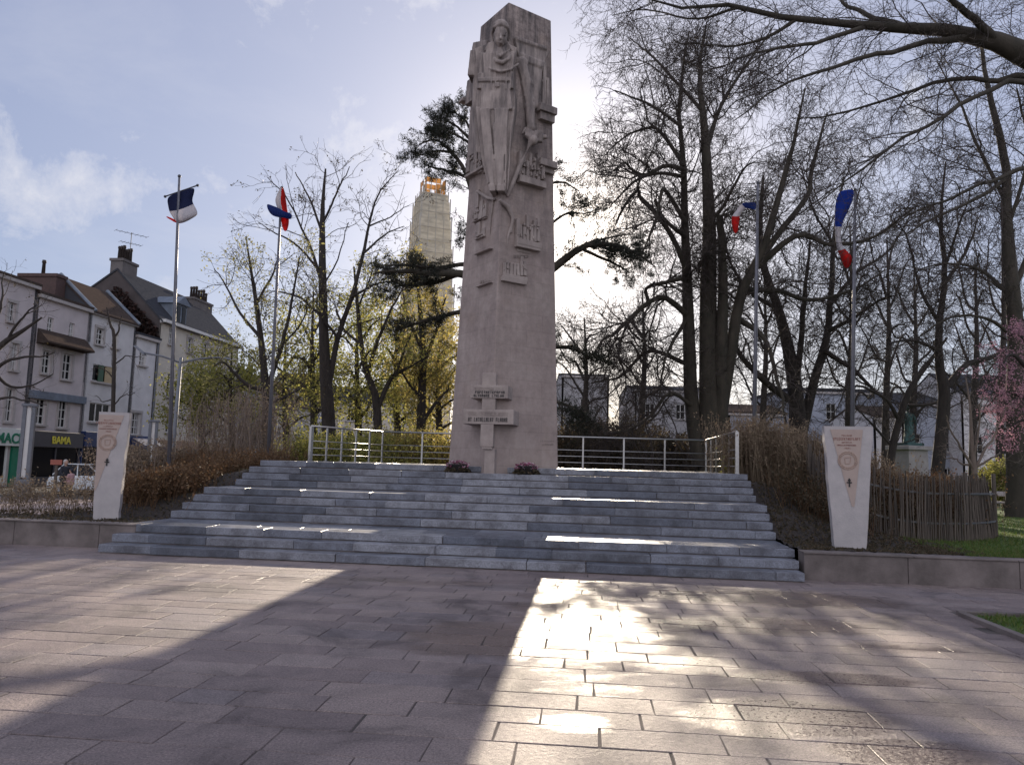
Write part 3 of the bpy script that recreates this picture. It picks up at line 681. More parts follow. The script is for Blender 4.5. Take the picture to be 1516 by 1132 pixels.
    cap([(716, 97, .0), (728, 103, .15), (742, 106, .19), (756, 103, .14), (767, 95, -.02)], (1.8, 2, 2, 2, 1.8)); 
    for x in (726, 733, 750, 757): cap([(x, 106, .13), (x+(741-x)*.12, 132, .14)], (1.2, .9), 1, 6, False)
    plate([(716, 128), (766, 128), (767, 150), (715, 150)], -.6, .10); plate([(722, 176), (762, 176), (755, 287), (733, 287)], -.7, .10)
    plate([(717, 136), (764, 135.5), (764, 140.5), (717, 141.5)], -.6, .145); plate([(738, 135), (745, 135), (745, 142), (738, 142)], -.3, .175)
    plate([(716, 142), (766, 141), (770, 160), (770, 180), (714, 181), (713.5, 162)], -.7, .02); plate([(721, 142), (761, 142), (765, 178), (719, 178)], -.5, .13)
    plate([(714, 178), (735, 178), (740, 288), (731, 288), (722, 250)], -.7, .07); plate([(719, 178), (733, 178), (739.5, 288), (734, 288), (726, 250)], -.5, .19)
    plate([(737, 178), (770, 178), (765, 215), (758, 262), (753, 289), (743, 289)], -.7, .04); plate([(739.5, 178), (760, 178), (756, 225), (750, 289), (744.5, 289)], -.5, .18)
    for x0, x1 in ((725, 735), (730, 737), (744, 745.5), (750, 748), (757, 751.5)): cap([(x0, 181, .17), ((x0+x1)/2, 235, .17), (x1, 282, .12)], (1.1, 1.2, 1.0), 1, 6, False)
    plate([(731, 287), (741, 287), (741, 297), (733, 297)], -.5, .2); plate([(744, 288), (754, 288), (755, 297), (744, 297)], -.5, .2)
    # arms
    cap([(712, 97, -.36), (707, 125, -.46), (705.5, 160, -.5), (708, 205, -.46), (709.5, 217, -.42)], (8.5, 8, 7.2, 5.4, 4.6), 1, 8); plate([(704, 92), (717, 90), (715, 128), (700, 128)], -.9, -.3)
    for i, dx in enumerate((-4, -1.5, 1, 3.4)): cap([(709+dx, 216, -.38), (710+dx*.8, 227-abs(dx)*.5, -.34)], (1.6, 1.2))
    cap([(771, 95, -.34), (779, 125, -.44), (784, 158, -.48), (786, 190, -.42)], (12, 11.5, 10, 7), .8, 10); plate([(764, 90), (781, 88), (787, 130), (772, 132)], -.95, -.28)
    cap([(777, 134, -.34), (787, 140, -.42)], (3, 3)); cap([(778, 142, -.34), (789, 149, -.42)], (3, 3))
    for i in range(4): cap([(780+i*3.2, 192+i*1.2, -.34), (778+i*3, 200+i*1.5, -.26), (781+i*2.6, 205+i*1.2, -.3)], (2, 1.8, 1.5))
    cap([(778, 190, -.3), (774, 197, -.27)], (2, 1.6))
    f.sculpt('soldier', M['relief'], root, .016, 1)
    g = MB(); g.tube([Mw(796, 196, -.42), Mw(786, 210, -.3), Mw(772, 240, -.22), Mw(758, 274, -.1), Mw(751, 291, -.08)], [5.5*K, 4.5*K, 4*K, 3.2*K, 2.4*K], 10)
    g.box(Mw(797, 203, -.45), (.22, .14, .3), (MR, MF)); g.box(Mw(806, 203, -.5), (.14, .12, .1), (MR, MF)); g.ball(Mw(789, 208, -.32), .13)
    g.sculpt('lowered_weapon', M['relief'], root, .025, 2)
    # cloth sweeping back over the shoulder
    g = MB(); _, nf = face_pt(780, 100, 1)
    for poly, o in (([(756, 60), (802, 77), (807, 82), (798, 104), (790, 165), (774, 150), (764, 96)], .09), ([(757, 59), (802, 75), (803, 80), (759, 66)], .14), ([(764, 84), (800, 98), (797, 106), (768, 96)], .13), ([(708, 66), (729, 62), (727, 90), (704, 96)], -1)):
        sd = 1 if o > 0 else -1; q = [face_pt(x, y, sd, -.1)[0] for x, y in poly]; n = face_pt(*poly[0], sd)[1]; g.extrude(q, n*(.1+abs(o)*(1 if o > 0 else .08)))
    g.sculpt('mantle', M['relief'], root, .025, 3)
    # ruined houses and ledges carved on both faces
    r = random.Random(21)
    def fbox(mb, x0, y0, x1, y1, side, out, taper=1.0):
        a, n = face_pt(x0, y1, side); b, _ = face_pt(x1, y1, side); c, _ = face_pt((x0+x1)/2, y0, side); h = c[2]-a[2]
        m = (a+b)/2; ru = b-a; w = np.linalg.norm(ru[:2]); ru = np.array([ru[0], ru[1], 0])/w; nn = np.array([n[0], n[1], 0]); nn /= np.linalg.norm(nn)
        mb.box(np.array([m[0], m[1], a[2]+h/2])+nn*(out/2-.1), (w, out+.2, h), (ru, nn), taper=taper)
        return a, ru, nn, w, h
    def ruins(name, x0, y0, x1, y1, side, out, cells, letters=0):
        mb = MB(); n = max(2, int((x1-x0)/5))
        fbox(mb, x0, y1-4, x1, y1, side, out*1.25)
        for i in range(n):
            xa = x0+(x1-x0)*i/n; xb = x0+(x1-x0)*(i+1)/n; top = y0+(y1-y0)*r.uniform(0, .45)
            fbox(mb, xa+.4, top, xb-.4, y1-4, side, out*r.uniform(.5, 1), r.uniform(.75, 1))
        for _ in range(cells):
            xa = r.uniform(x0, x1-3); ya = r.uniform(y0+(y1-y0)*.3, y1-8); fbox(mb, xa, ya, xa+r.uniform(1.5, 3), ya+r.uniform(2, 5), side, out*1.1)
        return mb.build(name, M['relief'], root, bevel=.01)
    ruins('carved_ruins', 764, 222, 803, 271, 1, .15, 22); ruins('carved_ruins', 761, 318, 797, 362, 1, .12, 14)
    ruins('carved_ruins', 694, 208, 721, 262, -1, .12, 12); ruins('carved_ruins', 703, 282, 722, 330, -1, .07, 6)
    ruins('carved_ruins', 706, 330, 719, 356, -1, .06, 4); ruins('carved_ruins', 795, 84, 813, 160, 1, .05, 12); ruins('carved_ruins', 743, 374, 779, 412, 1, .06, 6)
    for x0, y0, x1, y1, side, out in ((793, 160, 818, 166, 1, .22), (796, 167, 817, 178, 1, .14), (794, 240, 819, 246, 1, .2), (797, 247, 818, 254, 1, .1)): mb = MB(); fbox(mb, x0, y0, x1, y1, side, out); mb.build('ledge', M['relief'], root, bevel=.012)
    for x0, y0, x1, y1, side, out in ((699, 122, 709, 160, -1, .24), (694, 150, 700, 158, -1, .34), (697, 160, 708, 235, -1, .12), (706, 374, 730, 378, -1, .12), (708, 421, 730, 426, -1, .10)): mb = MB(); fbox(mb, x0, y0, x1, y1, side, out, .85); mb.build('ledge', M['relief'], root, bevel=.015)
    for x0, y0, x1, y1, side, out in ((761, 362, 797, 366, 1, .14), (741, 412, 777, 416, 1, .1), (765, 370, 785, 372, 1, .02)): mb = MB(); fbox(mb, x0, y0, x1, y1, side, out); mb.build('ledge', M['relief'], root, bevel=.01)
    # drapery under the feet
    g = MB()
    def fold(pts, rad): g.tube([face_pt(x, y, s, o)[0] for x, y, s, o in pts], [q*K for q in rad], 8)
    fold([(706, 283, -1, .05), (722, 293, -1, .06), (733, 295, -1, .05)], (2.5, 3, 2)); fold([(739, 296, 1, .05), (752, 306, 1, .06), (759, 322, 1, .05), (757, 345, 1, .02)], (3, 4, 3, 1.5))
    fold([(730, 298, -1, .02), (727, 320, -1, .02), (725, 350, -1, .01)], (2, 2, 1)); fold([(760, 322, 1, .02), (752, 350, 1, .02), (749, 372, 1, .0)], (2, 2, 1))
    g.sculpt('carved_drapery', M['relief'], root, .025, 3)
    # worn raised lettering on the faces
    mb = MB()
    for (x0, y0, x1, side, hpx, n) in ((700, 236, 721, -1, 7, 7), (700, 322, 718, -1, 7, 7), (712, 420, 728, -1, 5, 5), (760, 382, 783, 1, 4.5, 7), (746, 399, 766, 1, 4.5, 6), (744, 408, 775, 1, 4.5, 9), (800, 654, 822, 1, 2.5, 8), (802, 659, 820, 1, 2.5, 7)):
        a, n1 = face_pt(x0, y0, side); b, _ = face_pt(x1, y0, side); ru = b-a; w = np.linalg.norm(ru); mb = MB()
        strokes(mb, a, ru, np.array([0, 0, 1.]), np.array([n1[0], n1[1], 0]), w, hpx*K, n, r, .03 if hpx > 3 else .01); mb.build('inscription', M['relief'], root)
    # cross of Lorraine set against the front edge
    cr = MB(); fr = mcorner(0, 3)@MF-MC@MF
    def cbox(mb, x0, y0, x1, y1, out, back=.5):
        a = Mw(x0, y1, out); b = Mw(x1, y1, out); c = Mw((x0+x1)/2, y0, out); w = abs((b-a)@MR); h = c[2]-a[2]; m = (a+b)/2
        mb.box(np.array([m[0], m[1], a[2]+h/2])-MF*back/2, (w, back, h), (MR, MF)); return a, w, h
    cbox(cr, 713.5, 552, 734, 571, .10, .4); cbox(cr, 713, 571, 733, 606, .125, .4); cbox(cr, 710.5, 606, 729.5, 661, .13, .4); cbox(cr, 713, 661.5, 728, 664.5, .17, .4); cbox(cr, 716, 664, 731.5, 702, .10, .4)
    a1 = cbox(cr, 696, 570, 752, 589, .16, .75); a2 = cbox(cr, 685, 606, 760, 627, .16, .95)
    cx = cr.build('cross', M['relief'], root, bevel=.012)
    mb = MB(); mb2 = MB()
    for (a, w, h), rows in ((a1, ((.62, .2), (.36, .19), (.10, .19))), (a2, ((.58, .26), (.18, .27)))):
        for k, (q, hh) in enumerate(rows):
            inset = .06+.05*r.random(); strokes(mb2 if k else mb, a+MR*inset*w+np.array([0, 0, q*h]), MR, np.array([0, 0, 1.]), MF, w*(1-2*inset), hh*h, int(w*17), r, .012, .9)
    mb.build('inscription', M['relief'], cx); mb2.build('dark_inscription', M['black'], cx)

# ------------------------------------------------------------------ commemorative stelae, pots, railing
def build_stele(label, px, py, yaw, group, scale=1.0, lean=0.0, hb=.255, ht=.405, panel=(-.30, .24, .075, .035, .74), cx=0.0):
    b = G(px, py, .43); root = thing('stele', label, 'stele', b, group)
    c, s = math.cos(yaw), math.sin(yaw); RX = np.array([c, s, 0]); FN = np.array([s, -c, 0])      # FN faces the viewer
    H = 2.14*scale; r = random.Random(int(px))
    # tapered slab with hewn edges: wide on top
    rows = 16; L = []; Rr = []
    for i in range(rows+1):
        k = i/rows; hw = hb+(ht-hb)*k; L.append((-hw+r.uniform(-.008, .008), k*H)); Rr.append((hw+r.uniform(-.008, .008), k*H))
    T = .26; mb = MB()
    def pt(x, z, y): return b+RX*(x+lean*z/H)+FN*y+np.array([0, 0, z])
    for i in range(rows):
        for y0, y1 in ((-T/2, T/2),):
            q = [pt(L[i][0], L[i][1], y1), pt(Rr[i][0], Rr[i][1], y1), pt(Rr[i][0], Rr[i][1], y0), pt(L[i][0], L[i][1], y0), pt(L[i+1][0], L[i+1][1], y1), pt(Rr[i+1][0], Rr[i+1][1], y1), pt(Rr[i+1][0], Rr[i+1][1], y0), pt(L[i+1][0], L[i+1][1], y0)]
            f = [(0, 1, 5, 4), (1, 2, 6, 5), (2, 3, 7, 6), (3, 0, 4, 7)]
            if i == 0: f.append((3, 2, 1, 0))
            if i == rows-1: f.append((4, 5, 6, 7))
            mb.add(q, f)
    mb.build('slab', M['white_stone'], root)
    pm = MB(); y = T/2
    pm.extrude([pt(panel[0], H-.055, y-.02), pt(panel[1], H-.055, y-.02), pt(panel[2], panel[4], y-.02), pt(panel[3], panel[4], y-.02)], FN*.028); pm.build('smooth_panel', M['cut_stone'], root)
    y = T/2+.008; tx = MB(); up = np.array([0, 0, 1.])
    for z, x0, w, h, n in ((H-.175, -.11, .17, .025, 8), (H-.245, -.25, .45, .045, 15), (H-.295, -.11, .17, .02, 9), (H-.345, -.19, .32, .022, 22), (H-.395, -.065, .10, .02, 6)):
        strokes(tx, pt(x0+cx, z, y), RX, up, FN, w, h, n, r, .004)
    tx.build('inscription', M['engraved'], root)
    md = MB(); cz = H-.60
    for rr in (.155, .125):
        pts = [pt(cx-.02+rr*math.cos(a), cz+rr*math.sin(a), y) for a in np.linspace(0, 2*math.pi, 33)]; md.tube(pts, .011, 6, False)
    for k in range(26):
        a = k/26*6.283; p0 = pt(cx-.02+.14*math.cos(a), cz+.14*math.sin(a), y); md.ball(p0, .012, n=6, m=4)
    for p_, q_ in (((-.07, .05), (.03, .06)), ((.03, .06), (.02, -.05)), ((-.07, .05), (-.06, -.06)), ((-.06, -.06), (.02, -.05))):
        md.tube([pt(cx+p_[0], cz+p_[1], y), pt(cx+q_[0], cz+q_[1], y)], .008, 6)
    md.build('medallion', M['medal'], root)
    cm = MB(); cz = H-.985
    for x, z, w, h in ((0, 0, .022, .15), (0, .038, .05, .02), (0, .0, .085, .022)): cm.box(pt(cx+x, cz+z, y+.003), (w, .012, h), (RX, FN))
    cm.build('cross', M['black'], root)
def build_pots():
    for (sx, t, label) in ((677, 5.17, 'dark planter of pink and white flowers at the left foot of the monument'), (780, 5.16, 'dark planter of white flowers at the right foot of the monument')):
        d = 12.72+t+.05; p0 = P(sx, 690, d); s, _ = st_of(p0); c = ST(s, t, 1.5)
        root = thing('flower_planter', label, 'planter', c, 'planters at the foot of the monument')
        mb = MB(); mb.lathe(c, [(.17, .002), (.20, .03), (.235, .17), (.25, .18), (.25, .20), (.22, .20), (.2, .15)], 18); mb.build('bowl', M['planter'], root, True)
        n = 900; q = rng.normal(size=(n, 3)); q = nrm(q)*rng.random((n, 1))**.4*np.array([.33, .27, .17]); q[:, 2] = np.abs(q[:, 2])*1.0+.08-.25*np.hypot(q[:, 0], q[:, 1])
        V, Q = leaf_quads(c+q, .07, .5); link('leaves', np_mesh('leaves', V-c, Q), M['leaf_dark'], root)
        n = 130; q = nrm(rng.normal(size=(n, 3)))*np.array([.27, .22, .12]); q[:, 2] = np.abs(q[:, 2])+.14; q = np.repeat(q, 5, 0)+rng.normal(size=(n*5, 3))*.015
        keep = rng.random(len(q)) < .5; V, Q = leaf_quads(c+q[keep], .05, .8, .9); link('flowers', np_mesh('flowers', V-c, Q), M['petal'], root)
def build_railing():
    pts = [P(459, 680, 22.0), P(565, 682, 25.0), P(1045, 699, 24.5), P(1091, 702, 18.1)]
    pts = [np.array([q[0], q[1], 1.65]) for q in pts]
    root = thing('railing', 'stainless steel railing with four bars around the back of the monument terrace', 'railing', (pts[1]+pts[2])/2)
    up = np.array([0, 0, 1.])
    for i, (a, b) in enumerate(zip(pts[:-1], pts[1:])):
        L = np.linalg.norm(b-a); n = max(2, round(L/1.3)) if i == 1 else 5
        d = (b-a)/L; nn = np.array([d[1], -d[0], 0])
        for k in range(n+1):
            if i and k == 0: continue
            c = a+(b-a)*k/n; last = (i == 0 and k == 0) or (i == 2 and k == n)
            m = MB(); m.box(c+up*.5, (.05 if not last else .10, .035 if not last else .08, .99), (d, nn)); m.box(c+up*.008, (.12, .1, .012), (d, nn)); m.build('post', M['steel'], root)
        m = MB(); m.tube([a-d*.03+up*1.01, b+d*.03+up*1.01], .028, 10); m.build('handrail', M['steel'], root, True)
        for z in (.18, .38, .58):
            m = MB(); m.tube([a+up*z, b+up*z], .015, 6); m.build('rail', M['steel'], root, True)
def build_bench():
    c = P(1485, 742, 26.5); c[2] = .45; root = thing('stone_bench', 'white slab bench on the lawn left of the thick right-hand trunk', 'bench', c)
    m = MB(); m.box(c+np.array([0, 0, .42]), (1.5, .45, .07)); m.build('seat', M['white_stone'], root, bevel=.01)
    m = MB(); m.box(c+np.array([0, .3, .72]), (1.5, .09, .16)); m.build('backrest', M['white_stone'], root, bevel=.01)
    for sx in (-.55, .55):
        m = MB(); m.box(c+np.array([sx, .02, .19]), (.14, .4, .38)); m.box(c+np.array([sx, .3, .38]), (.1, .07, .55)); m.build('leg', M['pedestal'], root)

# ------------------------------------------------------------------ flagpoles and flags
def cloth(name, label, rows, mats, d, sub=2, group='flags on the flagpoles'):
    """rows: list of rows of (px,py,ddepth); mats[i] = material of the cells between row i and i+1"""
    n, m = len(rows), len(rows[0]); V = []; 
    for rw in rows:
        for q in rw: V.append(P(q[0], q[1], d+q[2]))
    c = V[0].copy(); names = sorted(set(x for r_ in mats for x in (r_ if isinstance(r_, (list, tuple)) else [r_]))); Fc = []; mi = []
    for i in range(n-1):
        for j in range(m-1):
            Fc.append((i*m+j, i*m+j+1, (i+1)*m+j+1, (i+1)*m+j)); x = mats[i]; mi.append(names.index(x[j] if isinstance(x, (list, tuple)) else x))
    me = bpy.data.meshes.new(name); me.from_pydata([tuple(v-c) for v in V], [], Fc); me.polygons.foreach_set('material_index', mi); me.polygons.foreach_set('use_smooth', [True]*len(Fc))
    o = link(name, me, [M[x] for x in names]); o.location = c; tag(o, label, 'flag', group)
    s = o.modifiers.new('sub', 'SUBSURF'); s.levels = sub; s.render_levels = 3
    so = o.modifiers.new('thick', 'SOLIDIFY'); so.thickness = .006
    return o
def build_flags():
    def pole(label, top, bot, d, dark=False, crossbar=None, r0=.055):
        a, b = P(*top, d), P(*bot, d); b[2] = min(b[2], .9); k = P(*bot, d); b = k+(k-a)*((k[2]-.85)/(a[2]-k[2])); b[2] = .85
        root = thing('flagpole', label, 'flagpole', b, 'flagpoles around the monument')
        m = MB(); m.tube([b, b+(a-b)*.5, a], [r0*1.15, r0, r0*.62], 10); m.build('pole', M['pole'], root, True)
        m = MB(); m.lathe(a, [(.03, -.02), (.05, 0), (.055, .03), (.03, .07), (.005, .08)], 10); m.build('finial', M['pole_dark'], root, True)
        if crossbar:
            q = [P(*x, d+.12) for x in crossbar]; m = MB(); m.tube(q, .022, 8); m.ball(q[0], .045); m.ball(q[1], .045); m.build('crossbar', M['pole_dark'], root, True)
        m = MB(); m.tube([b+np.array([.0, -.09, .3]), a+np.array([.0, -.05, -.25])], .006, 4); m.build('halyard', M['pole_dark'], root)
    pole('leftmost tall flagpole, with a crossbar below its dark tip', (265.5, 262), (250, 690), 23, crossbar=[(244.5, 291), (292.5, 274.5)])
    pole('tall flagpole left of the monument, second from the left', (417, 279), (397, 675), 25)
    pole('flagpole between the railing and the big multi-stemmed tree', (1122, 272), (1116, 690), 24, r0=.06)
    pole('rightmost flagpole, rising behind the right stele', (1266, 282), (1261, 690), 22, r0=.058)
    cloth('flag', 'navy, white and red flag spread under the crossbar of the leftmost pole',
          [[(247, 291, .12), (262, 286, .1), (277, 281, .1), (291, 276, .12)], [(248.5, 302, .2), (261, 302, .05), (274, 298, .0), (284, 294, .2)], [(251, 314, .25), (261, 312, .0), (275, 306, -.1), (285, 301, .15)],
           [(254, 318, .2), (264, 322, -.15), (280, 322, -.2), (294, 315, .05)], [(259, 326, .1), (265, 332.5, -.05), (277, 330, .0), (290, 321, .1)], [(257, 324, .35), (259, 330, .3), (262, 331, .25), (266, 331, .2)], [(244.5, 319, .4), (248, 323, .4), (252, 325, .35), (257, 328, .3)]],
          ['flag_navy', 'flag_navy', 'flag_white', 'flag_white', 'flag_red', 'flag_red'], 23)
    cloth('flag', 'grey white and red flag wrapped round the second pole, its red end hanging lowest',
          [[(414.5, 278, 0), (417, 277, -.1), (420, 278, 0)], [(410, 289, .1), (416, 289, -.15), (422, 290, .1)], [(406.5, 297, .1), (415, 299, -.2), (424, 300, .1)], [(412, 311, .1), (418, 312, -.2), (425, 312, .1)],
           [(416, 322, .1), (422, 323, -.15), (428, 322, .1)], [(417, 332, .1), (422, 334, -.1), (427.5, 333, .1)], [(420, 341, .05), (422.5, 343, -.05), (425, 341, .05)]],
          [['flag_white', 'flag_red'], ['flag_white', 'flag_red'], ['flag_white', 'flag_red'], ['flag_white', 'flag_red'], 'flag_red', 'flag_red'], 25)
    cloth('flag', 'blue flag draped sideways across the second pole',
          [[(394.5, 301, .2), (402, 304, .0), (411, 307, -.25), (420, 313, -.3), (427, 315, -.1), (432, 317, .1)], [(396, 309, .1), (403, 312, -.1), (412, 315, -.3), (420, 319, -.3), (427, 320, -.15), (432, 320, .0)], [(400, 316, .15), (405, 320, .0), (413, 322, -.2), (419, 322, -.25), (426, 324, -.1), (431, 325, .05)]],
          ['flag_blue', 'flag_blue'], 25)
    cloth('flag', 'limp blue white and red flag blown left of the third pole, against the big tree',
          [[(1119, 299, -.1), (1120, 305, -.1), (1119, 312, -.1)], [(1109, 300, 0), (1111, 305, 0), (1112, 309, 0)], [(1097, 300, .1), (1100, 303, .1), (1104, 307, .1)], [(1091, 312, .2), (1094, 313, .1), (1099, 315, .2)], [(1083, 319, .2), (1089, 320, .0), (1095, 318, .2)], [(1083, 332, .2), (1089, 333, 0), (1094, 331, .2)], [(1087, 345, .2), (1089, 346, .1), (1092, 344, .2)]],
          ['flag_blue', 'flag_blue', 'flag_white', 'flag_white', 'flag_red', 'flag_red'], 24)
    cloth('flag', 'bright blue flag with a red end hanging from the rightmost pole',
          [[(1242, 283, .1), (1254, 281, -.1), (1266, 279, -.1)], [(1237, 299, .2), (1249, 298, -.1), (1262, 300, 0)], [(1236, 317, .2), (1243, 317, -.1), (1252, 318, .1)], [(1236, 335, .2), (1240, 335, 0), (1245, 335, .1)], [(1237, 356, .2), (1240, 357, .0), (1244, 356, .1)], [(1240, 372, .2), (1244, 372, 0), (1249, 369, .1)], [(1245, 381, .2), (1253, 380, -.1), (1262, 378, .1)], [(1248, 390, .2), (1254, 391, 0), (1261, 388, .1)], [(1251, 396, .2), (1254, 397, .1), (1257, 395, .1)]],
          ['flag_ublue', 'flag_ublue', 'flag_ublue', 'flag_white', 'flag_white', 'flag_red', 'flag_red', 'flag_red'], 22)
# ------------------------------------------------------------------ buildings
FO = np.array([-28.2, 42.5, 0]); FA = ET.copy(); FN_ = ES.copy()
def fac(px, py, out=0.0):        # pixel -> (u along the street front, z)
    v = ray(px, py); q = FO+FN_*out; t = ((q-CAM)@FN_)/(v@FN_); p = CAM+v*t; return float((p-FO)@FA), float(p[2])
def wallmesh(name, O, a, n, u0, u1, z0, z1, holes, mat, parent, reveal=.16):
    us = sorted(set([u0, u1]+[h[0] for h in holes]+[h[1] for h in holes])); zs = sorted(set([z0, z1]+[h[2] for h in holes]+[h[3] for h in holes]))
    us = [q for q in us if u0 <= q <= u1]; zs = [q for q in zs if z0 <= q <= z1]
    mb = MB(); up = np.array([0, 0, 1.])
    def pt(u, z, o=0): return O+a*u+up*z+n*o
    for i in range(len(us)-1):
        for j in range(len(zs)-1):
            cu, cz = (us[i]+us[i+1])/2, (zs[j]+zs[j+1])/2
            if any(h[0] < cu < h[1] and h[2] < cz < h[3] for h in holes): continue
            mb.quad(pt(us[i], zs[j]), pt(us[i+1], zs[j]), pt(us[i+1], zs[j+1]), pt(us[i], zs[j+1]))
    for h in holes:
        q = [(h[0], h[2]), (h[1], h[2]), (h[1], h[3]), (h[0], h[3])]
        for k in range(4):
            A, B = q[k], q[(k+1) % 4]; mb.quad(pt(*A), pt(*B), pt(*B, -reveal), pt(*A, -reveal))
    return mb.build(name, mat, parent, recalc=False)
def window(O, a, n, h, parent, sty='plain', mull=2, bars=2, sillm='sill'):
    up = np.array([0, 0, 1.]); u0, u1, z0, z1 = h; ax = (a, n); w, hh = u1-u0, z1-z0
    def pt(u, z, o=0): return O+a*u+up*z+n*o
    m = MB(); t = .07
    for u in [u0+t/2, u1-t/2]+[u0+w*k/mull for k in range(1, mull)]: m.box(pt(u, (z0+z1)/2, -.11), (t, .06, hh), ax)
    for z in [z0+t/2, z1-t/2]+[z0+hh*k/(bars+1) for k in range(1, bars+1)]: m.box(pt((u0+u1)/2, z, -.112), (w-.01, .05, t*.8), ax)
    f = m.build('window', M['frame'], parent)
    g = MB(); g.box(pt((u0+u1)/2, (z0+z1)/2, -.145), (w, .02, hh), ax); g.build('pane', M['glass'], f)
    if (int(u0*37)+int(z0*11)) % 4 == 0:
        q = MB(); q.box(pt(u0+w*.2, (z0+z1)/2, -.129), (w*.26, .012, hh-.16), ax); q.box(pt(u1-w*.2, (z0+z1)/2, -.129), (w*.26, .012, hh-.16), ax); q.build('curtain', M['sill'], f)
    s = MB(); s.box(pt((u0+u1)/2, z0-.06, .05), (w+.3, .26, .11), ax); s.build('sill', M[sillm], f)
    if sty == 'shutters':
        m = MB(); m.box(pt(u0+w*.40, (z0+z1)/2, -.03), (w*.24, .05, hh*.98), ax); m.build('shutter', M['shutter'], f)
        m = MB(); m.box(pt(u0+w*.80, (z0+z1)/2, -.06), (w*.36, .04, hh*.98), ax); m.build('blind', M['blind'], f)
    if sty == 'blind':
        m = MB(); m.box(pt(u0+w*.5, z0+hh*.72, -.06), (w*.9, .03, hh*.5), ax); m.build('blind', M['blind'], f)
    if sty == 'surround':
        m = MB(); m.box(pt(u0-.09, (z0+z1)/2, .02), (.16, .08, hh), ax); m.box(pt(u1+.09, (z0+z1)/2, .02), (.16, .08, hh), ax); m.box(pt((u0+u1)/2, z1+.1, .03), (w+.36, .1, .18), ax); m.build('surround', M[sillm], f)
    return f
def chimney(base, a, n, size, h, pots, parent, mat='chim'):
    m = MB(); m.box(base+np.array([0, 0, h/2]), (size[0], size[1], h), (a, n)); m.box(base+np.array([0, 0, h-.12]), (size[0]+.16, size[1]+.16, .2), (a, n))
    c = m.build('chimney', M[mat], parent)
    for k in range(pots):
        q = base+a*(size[0]*((k+.5)/pots-.5)*.92)+np.array([0, 0, h-.02]); p = MB(); hh = .55+.12*((k*7) % 3)
        hh += .45; p.lathe(q, [(.12, 0), (.10, hh*.8), (.14, hh*.82), (.11, hh)], 10); p.build('chimney_pot', M['pot'], c, True)
    return c
def house(label, O, a, n, L, depth, eave, ridge, rpos, wall, roof, gable='gable_dark', wins=(), z0=-.36, name='house', cornice=True, group=None, flat=False, overhang=.25):
    root = thing(name, label, 'house', O+a*L/2, group); up = np.array([0, 0, 1.])
    def pt(u, z, o=0): return O+a*u+up*z+n*o
    holes = [w[0] for w in wins]
    wallmesh('facade', O, a, n, 0, L, z0, eave, holes, M[wall], root)
    for w in wins: window(O, a, n, w[0], root, *(w[1:] if len(w) > 1 else ()))
    rd = -depth*rpos
    for u, s in ((0, -1), (L, 1)):
        m = MB(); q = [pt(u, z0, 0), pt(u, eave, 0), pt(u, ridge, rd), pt(u, eave, -depth), pt(u, z0, -depth)]
        if flat: q = [pt(u, z0, 0), pt(u, eave, 0), pt(u, eave, -depth), pt(u, z0, -depth)]
        m.extrude(q, a*(-s*.2)); m.build('gable_wall', M[gable], root)
    m = MB(); m.quad(pt(0, z0, -depth), pt(L, z0, -depth), pt(L, eave, -depth), pt(0, eave, -depth)); m.build('rear_wall', M[wall], root)
    m = MB(); th = .16
    if flat:
        m.hexa([pt(-.1, eave, .2), pt(L+.1, eave, .2), pt(L+.1, eave, -depth), pt(-.1, eave, -depth), pt(-.1, eave+.35, .2), pt(L+.1, eave+.35, .2), pt(L+.1, eave+.35, -depth), pt(-.1, eave+.35, -depth)])
    else:
        sl = (ridge-eave)/(depth*rpos); sb = (ridge-eave)/(depth*(1-rpos)) if rpos < 1 else 1
        for (za, oa, zb, ob) in ((eave-overhang*sl+.03, overhang, ridge+.03, rd), (eave-.2*sb+.03, -depth-.2, ridge+.03, rd)):
            m.hexa([pt(-.05, za, oa), pt(L+.05, za, oa), pt(L+.05, zb, ob), pt(-.05, zb, ob), pt(-.05, za+th, oa), pt(L+.05, za+th, oa), pt(L+.05, zb+th, ob), pt(-.05, zb+th, ob)])
    m.build('roof', M[roof], root)
    if cornice:
        m = MB(); m.box(pt(L/2, eave-.12, .1), (L-.02, .28, .2), (a, n)); m.build('cornice', M['sill'], root)
    return root, pt
